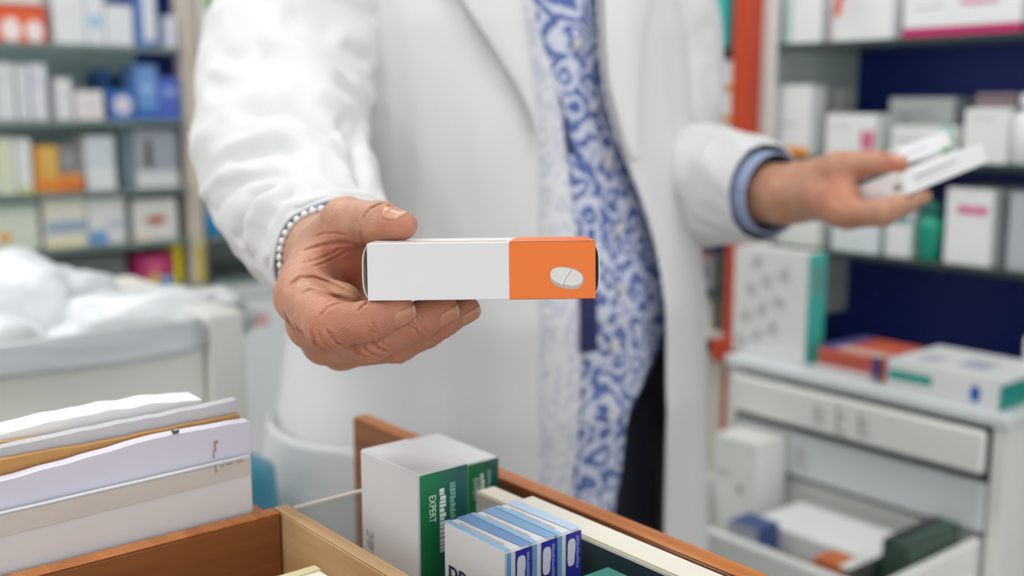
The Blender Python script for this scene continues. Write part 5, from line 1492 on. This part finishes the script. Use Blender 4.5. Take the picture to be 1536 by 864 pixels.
pq('orange_print', [(xo, 0, hh + 0.0002), (hw, 0, hh + 0.0002), (hw, BD, hh + 0.0002), (xo + 0.004, BD, hh + 0.0002)], M_co)
pq('orange_print', [(xo, 0, -hh - 0.0002), (xo, BD, -hh - 0.0002), (hw, BD, -hh - 0.0002), (hw, 0, -hh - 0.0002)], M_co)
pq('orange_line', [(-hw, 0.012, hh + 0.0002), (xo - 0.001, 0.012, hh + 0.0002), (xo - 0.001, 0.015, hh + 0.0002), (-hw, 0.015, hh + 0.0002)], M_co)
# end flaps, bowed outwards a little
for sgn in (-1, 1):
    vs = []; fs = []
    for i in range(17):
        zz_ = -1 + 2 * i / 16; x = sgn * (hw - 0.0008 + 0.0030 * (1 - zz_ ** 4))
        for y in (0.0012, BD - 0.001): vs.append((x, y, zz_ * (hh - 0.0006)))
    for i in range(16): fs.append((2 * i, 2 * i + 1, 2 * i + 3, 2 * i + 2))
    o = mesh_obj('end_flap', vs, fs, M_cw if sgn > 0 else mat('carton_flap', (228, 222, 200), 0.5), held, True); sm = o.modifiers.new('t', 'SOLIDIFY'); sm.thickness = 0.0005
    box('flap_lining', sgn * (hw - 0.004) - 0.0003, sgn * (hw - 0.004) + 0.0003, 0.002, BD - 0.002, -hh + 0.001, hh - 0.001, M_ci if sgn < 0 else mat('carton_inside_dark', (120, 60, 34), 0.7), held, 0)
# tablet picture printed on the orange front
tb = empty('tablet_print', (-hw + BW * (850.5 - 551) / 342.5, -0.0003, hh - BH * (418.5 - 363.5) / 86), 0, held)
px_m = BW / 342.5
def tab_shape(name, cx, cy, ra, rb, rot, m, off, power=2.4, clip=None):
    pts = []
    for i in range(40):
        t = -2 * math.pi * i / 40
        c, s = math.cos(t), math.sin(t); c = math.copysign(abs(c) ** (2 / power), c); s = math.copysign(abs(s) ** (2 / power), s)
        p, q = ra * c, rb * s
        pts.append(((cx + p * math.cos(rot) - q * math.sin(rot)) * px_m, -off, (cy + p * math.sin(rot) + q * math.cos(rot)) * px_m))
    o = pq(name, pts[::-1], m, tb); return o
tab_shape('tablet_rim', 0, 0, 25.5, 16.0, -0.22, mat('tablet_rim_ink', (186, 178, 170), 0.5), 0.0)
tab_shape('tablet_face', -0.6, 2.6, 24.6, 12.6, -0.22, mat('tablet_face_ink', (224, 222, 218), 0.5), 0.0001)
sc_ = [(3.5, 14.6), (6.5, 13.8), (-3.0, -1.0), (-7.2, -10.5), (-9.6, -9.6), (-5.4, 0.2)]
pq('score_line', [(x * px_m, -0.0002, y * px_m) for x, y in (sc_[0], sc_[5], sc_[4], sc_[3], sc_[2], sc_[1])], mat('score_ink', (236, 234, 230), 0.5), tb)
pq('score_shade', [(x * px_m, -0.00025, y * px_m) for x, y in ((6.5, 13.8), (-3.0, -1.0), (-7.2, -10.5), (-6.2, -10.9), (-2.0, -1.2), (7.5, 13.5))], mat('score_shade_ink', (176, 170, 164), 0.5), tb)  # shadow beside the score, drawn into the tablet picture as print

# ------------------------------------------------------------------ cartons in the far hand
def carton_from(label, corner, ld, rd, wl, wr_, h, m, prints):
    """corner = nearest vertical edge middle; ld, rd = horizontal edge directions to left and right"""
    xr = unit(rd); up_ = unit(np.cross(np.cross(xr, np.array([0, 0, 1.0])), xr)); up_ = unit(up_)
    yl = unit(ld - (ld @ xr) * xr); up_ = unit(np.cross(xr, yl)); 
    if up_[2] < 0: up_ = -up_
    o = empty('medicine_carton'); tag(o, label, 'carton')
    o.matrix_world = Matrix(((xr[0], yl[0], up_[0], corner[0]), (xr[1], yl[1], up_[1], corner[1]), (xr[2], yl[2], up_[2], corner[2]), (0, 0, 0, 1)))
    b_ = box('box_body', 0, wr_, 0, wl, -h / 2, h / 2, m, o, 0.0006, 2)
    for f, a0, a1, b0, b1, c, nm in prints:
        if f == 'r': q = [(a0 * wr_, -0.0004, (b0 - .5) * h), (a1 * wr_, -0.0004, (b0 - .5) * h), (a1 * wr_, -0.0004, (b1 - .5) * h), (a0 * wr_, -0.0004, (b1 - .5) * h)]
        else: q = [(-0.0004, (1 - a0) * wl, (b0 - .5) * h), (-0.0004, (1 - a1) * wl, (b0 - .5) * h), (-0.0004, (1 - a1) * wl, (b1 - .5) * h), (-0.0004, (1 - a0) * wl, (b1 - .5) * h)]
        mesh_obj(nm, q, [(0, 1, 2, 3)], card(c), o)
    return o
k0 = P(1358, 277, 0.965); kl = P(1276, 299, 1.005); kr = P(1478, 229, 1.05)
carton_from('white carton gripped in the far hand, nearer of the two', k0, kl - k0, kr - k0, np.linalg.norm(kl - k0), np.linalg.norm(kr - k0), 0.0185, mat('carton_white2', (234, 234, 236), 0.4, 0.01),
            [('r', 0.1, 0.62, 0.62, 0.72, (170, 172, 178), 'lettering'), ('r', 0.1, 0.5, 0.42, 0.48, (206, 206, 210), 'lettering'), ('l', 0.78, 0.92, 0.3, 0.6, (150, 148, 150), 'emblem'), ('l', 0.1, 0.6, 0.3, 0.36, (206, 206, 210), 'lettering')])
k0 = P(1352, 236, 1.03); kl = P(1318, 248, 1.06); kr = P(1424, 206, 1.085)
carton_from('white carton behind the thumb of the far hand', k0, kl - k0, kr - k0, 0.05, np.linalg.norm(kr - k0), 0.016, MATS['carton_white2'], [('r', 0.1, 0.5, 0.5, 0.6, (196, 200, 206), 'lettering')])
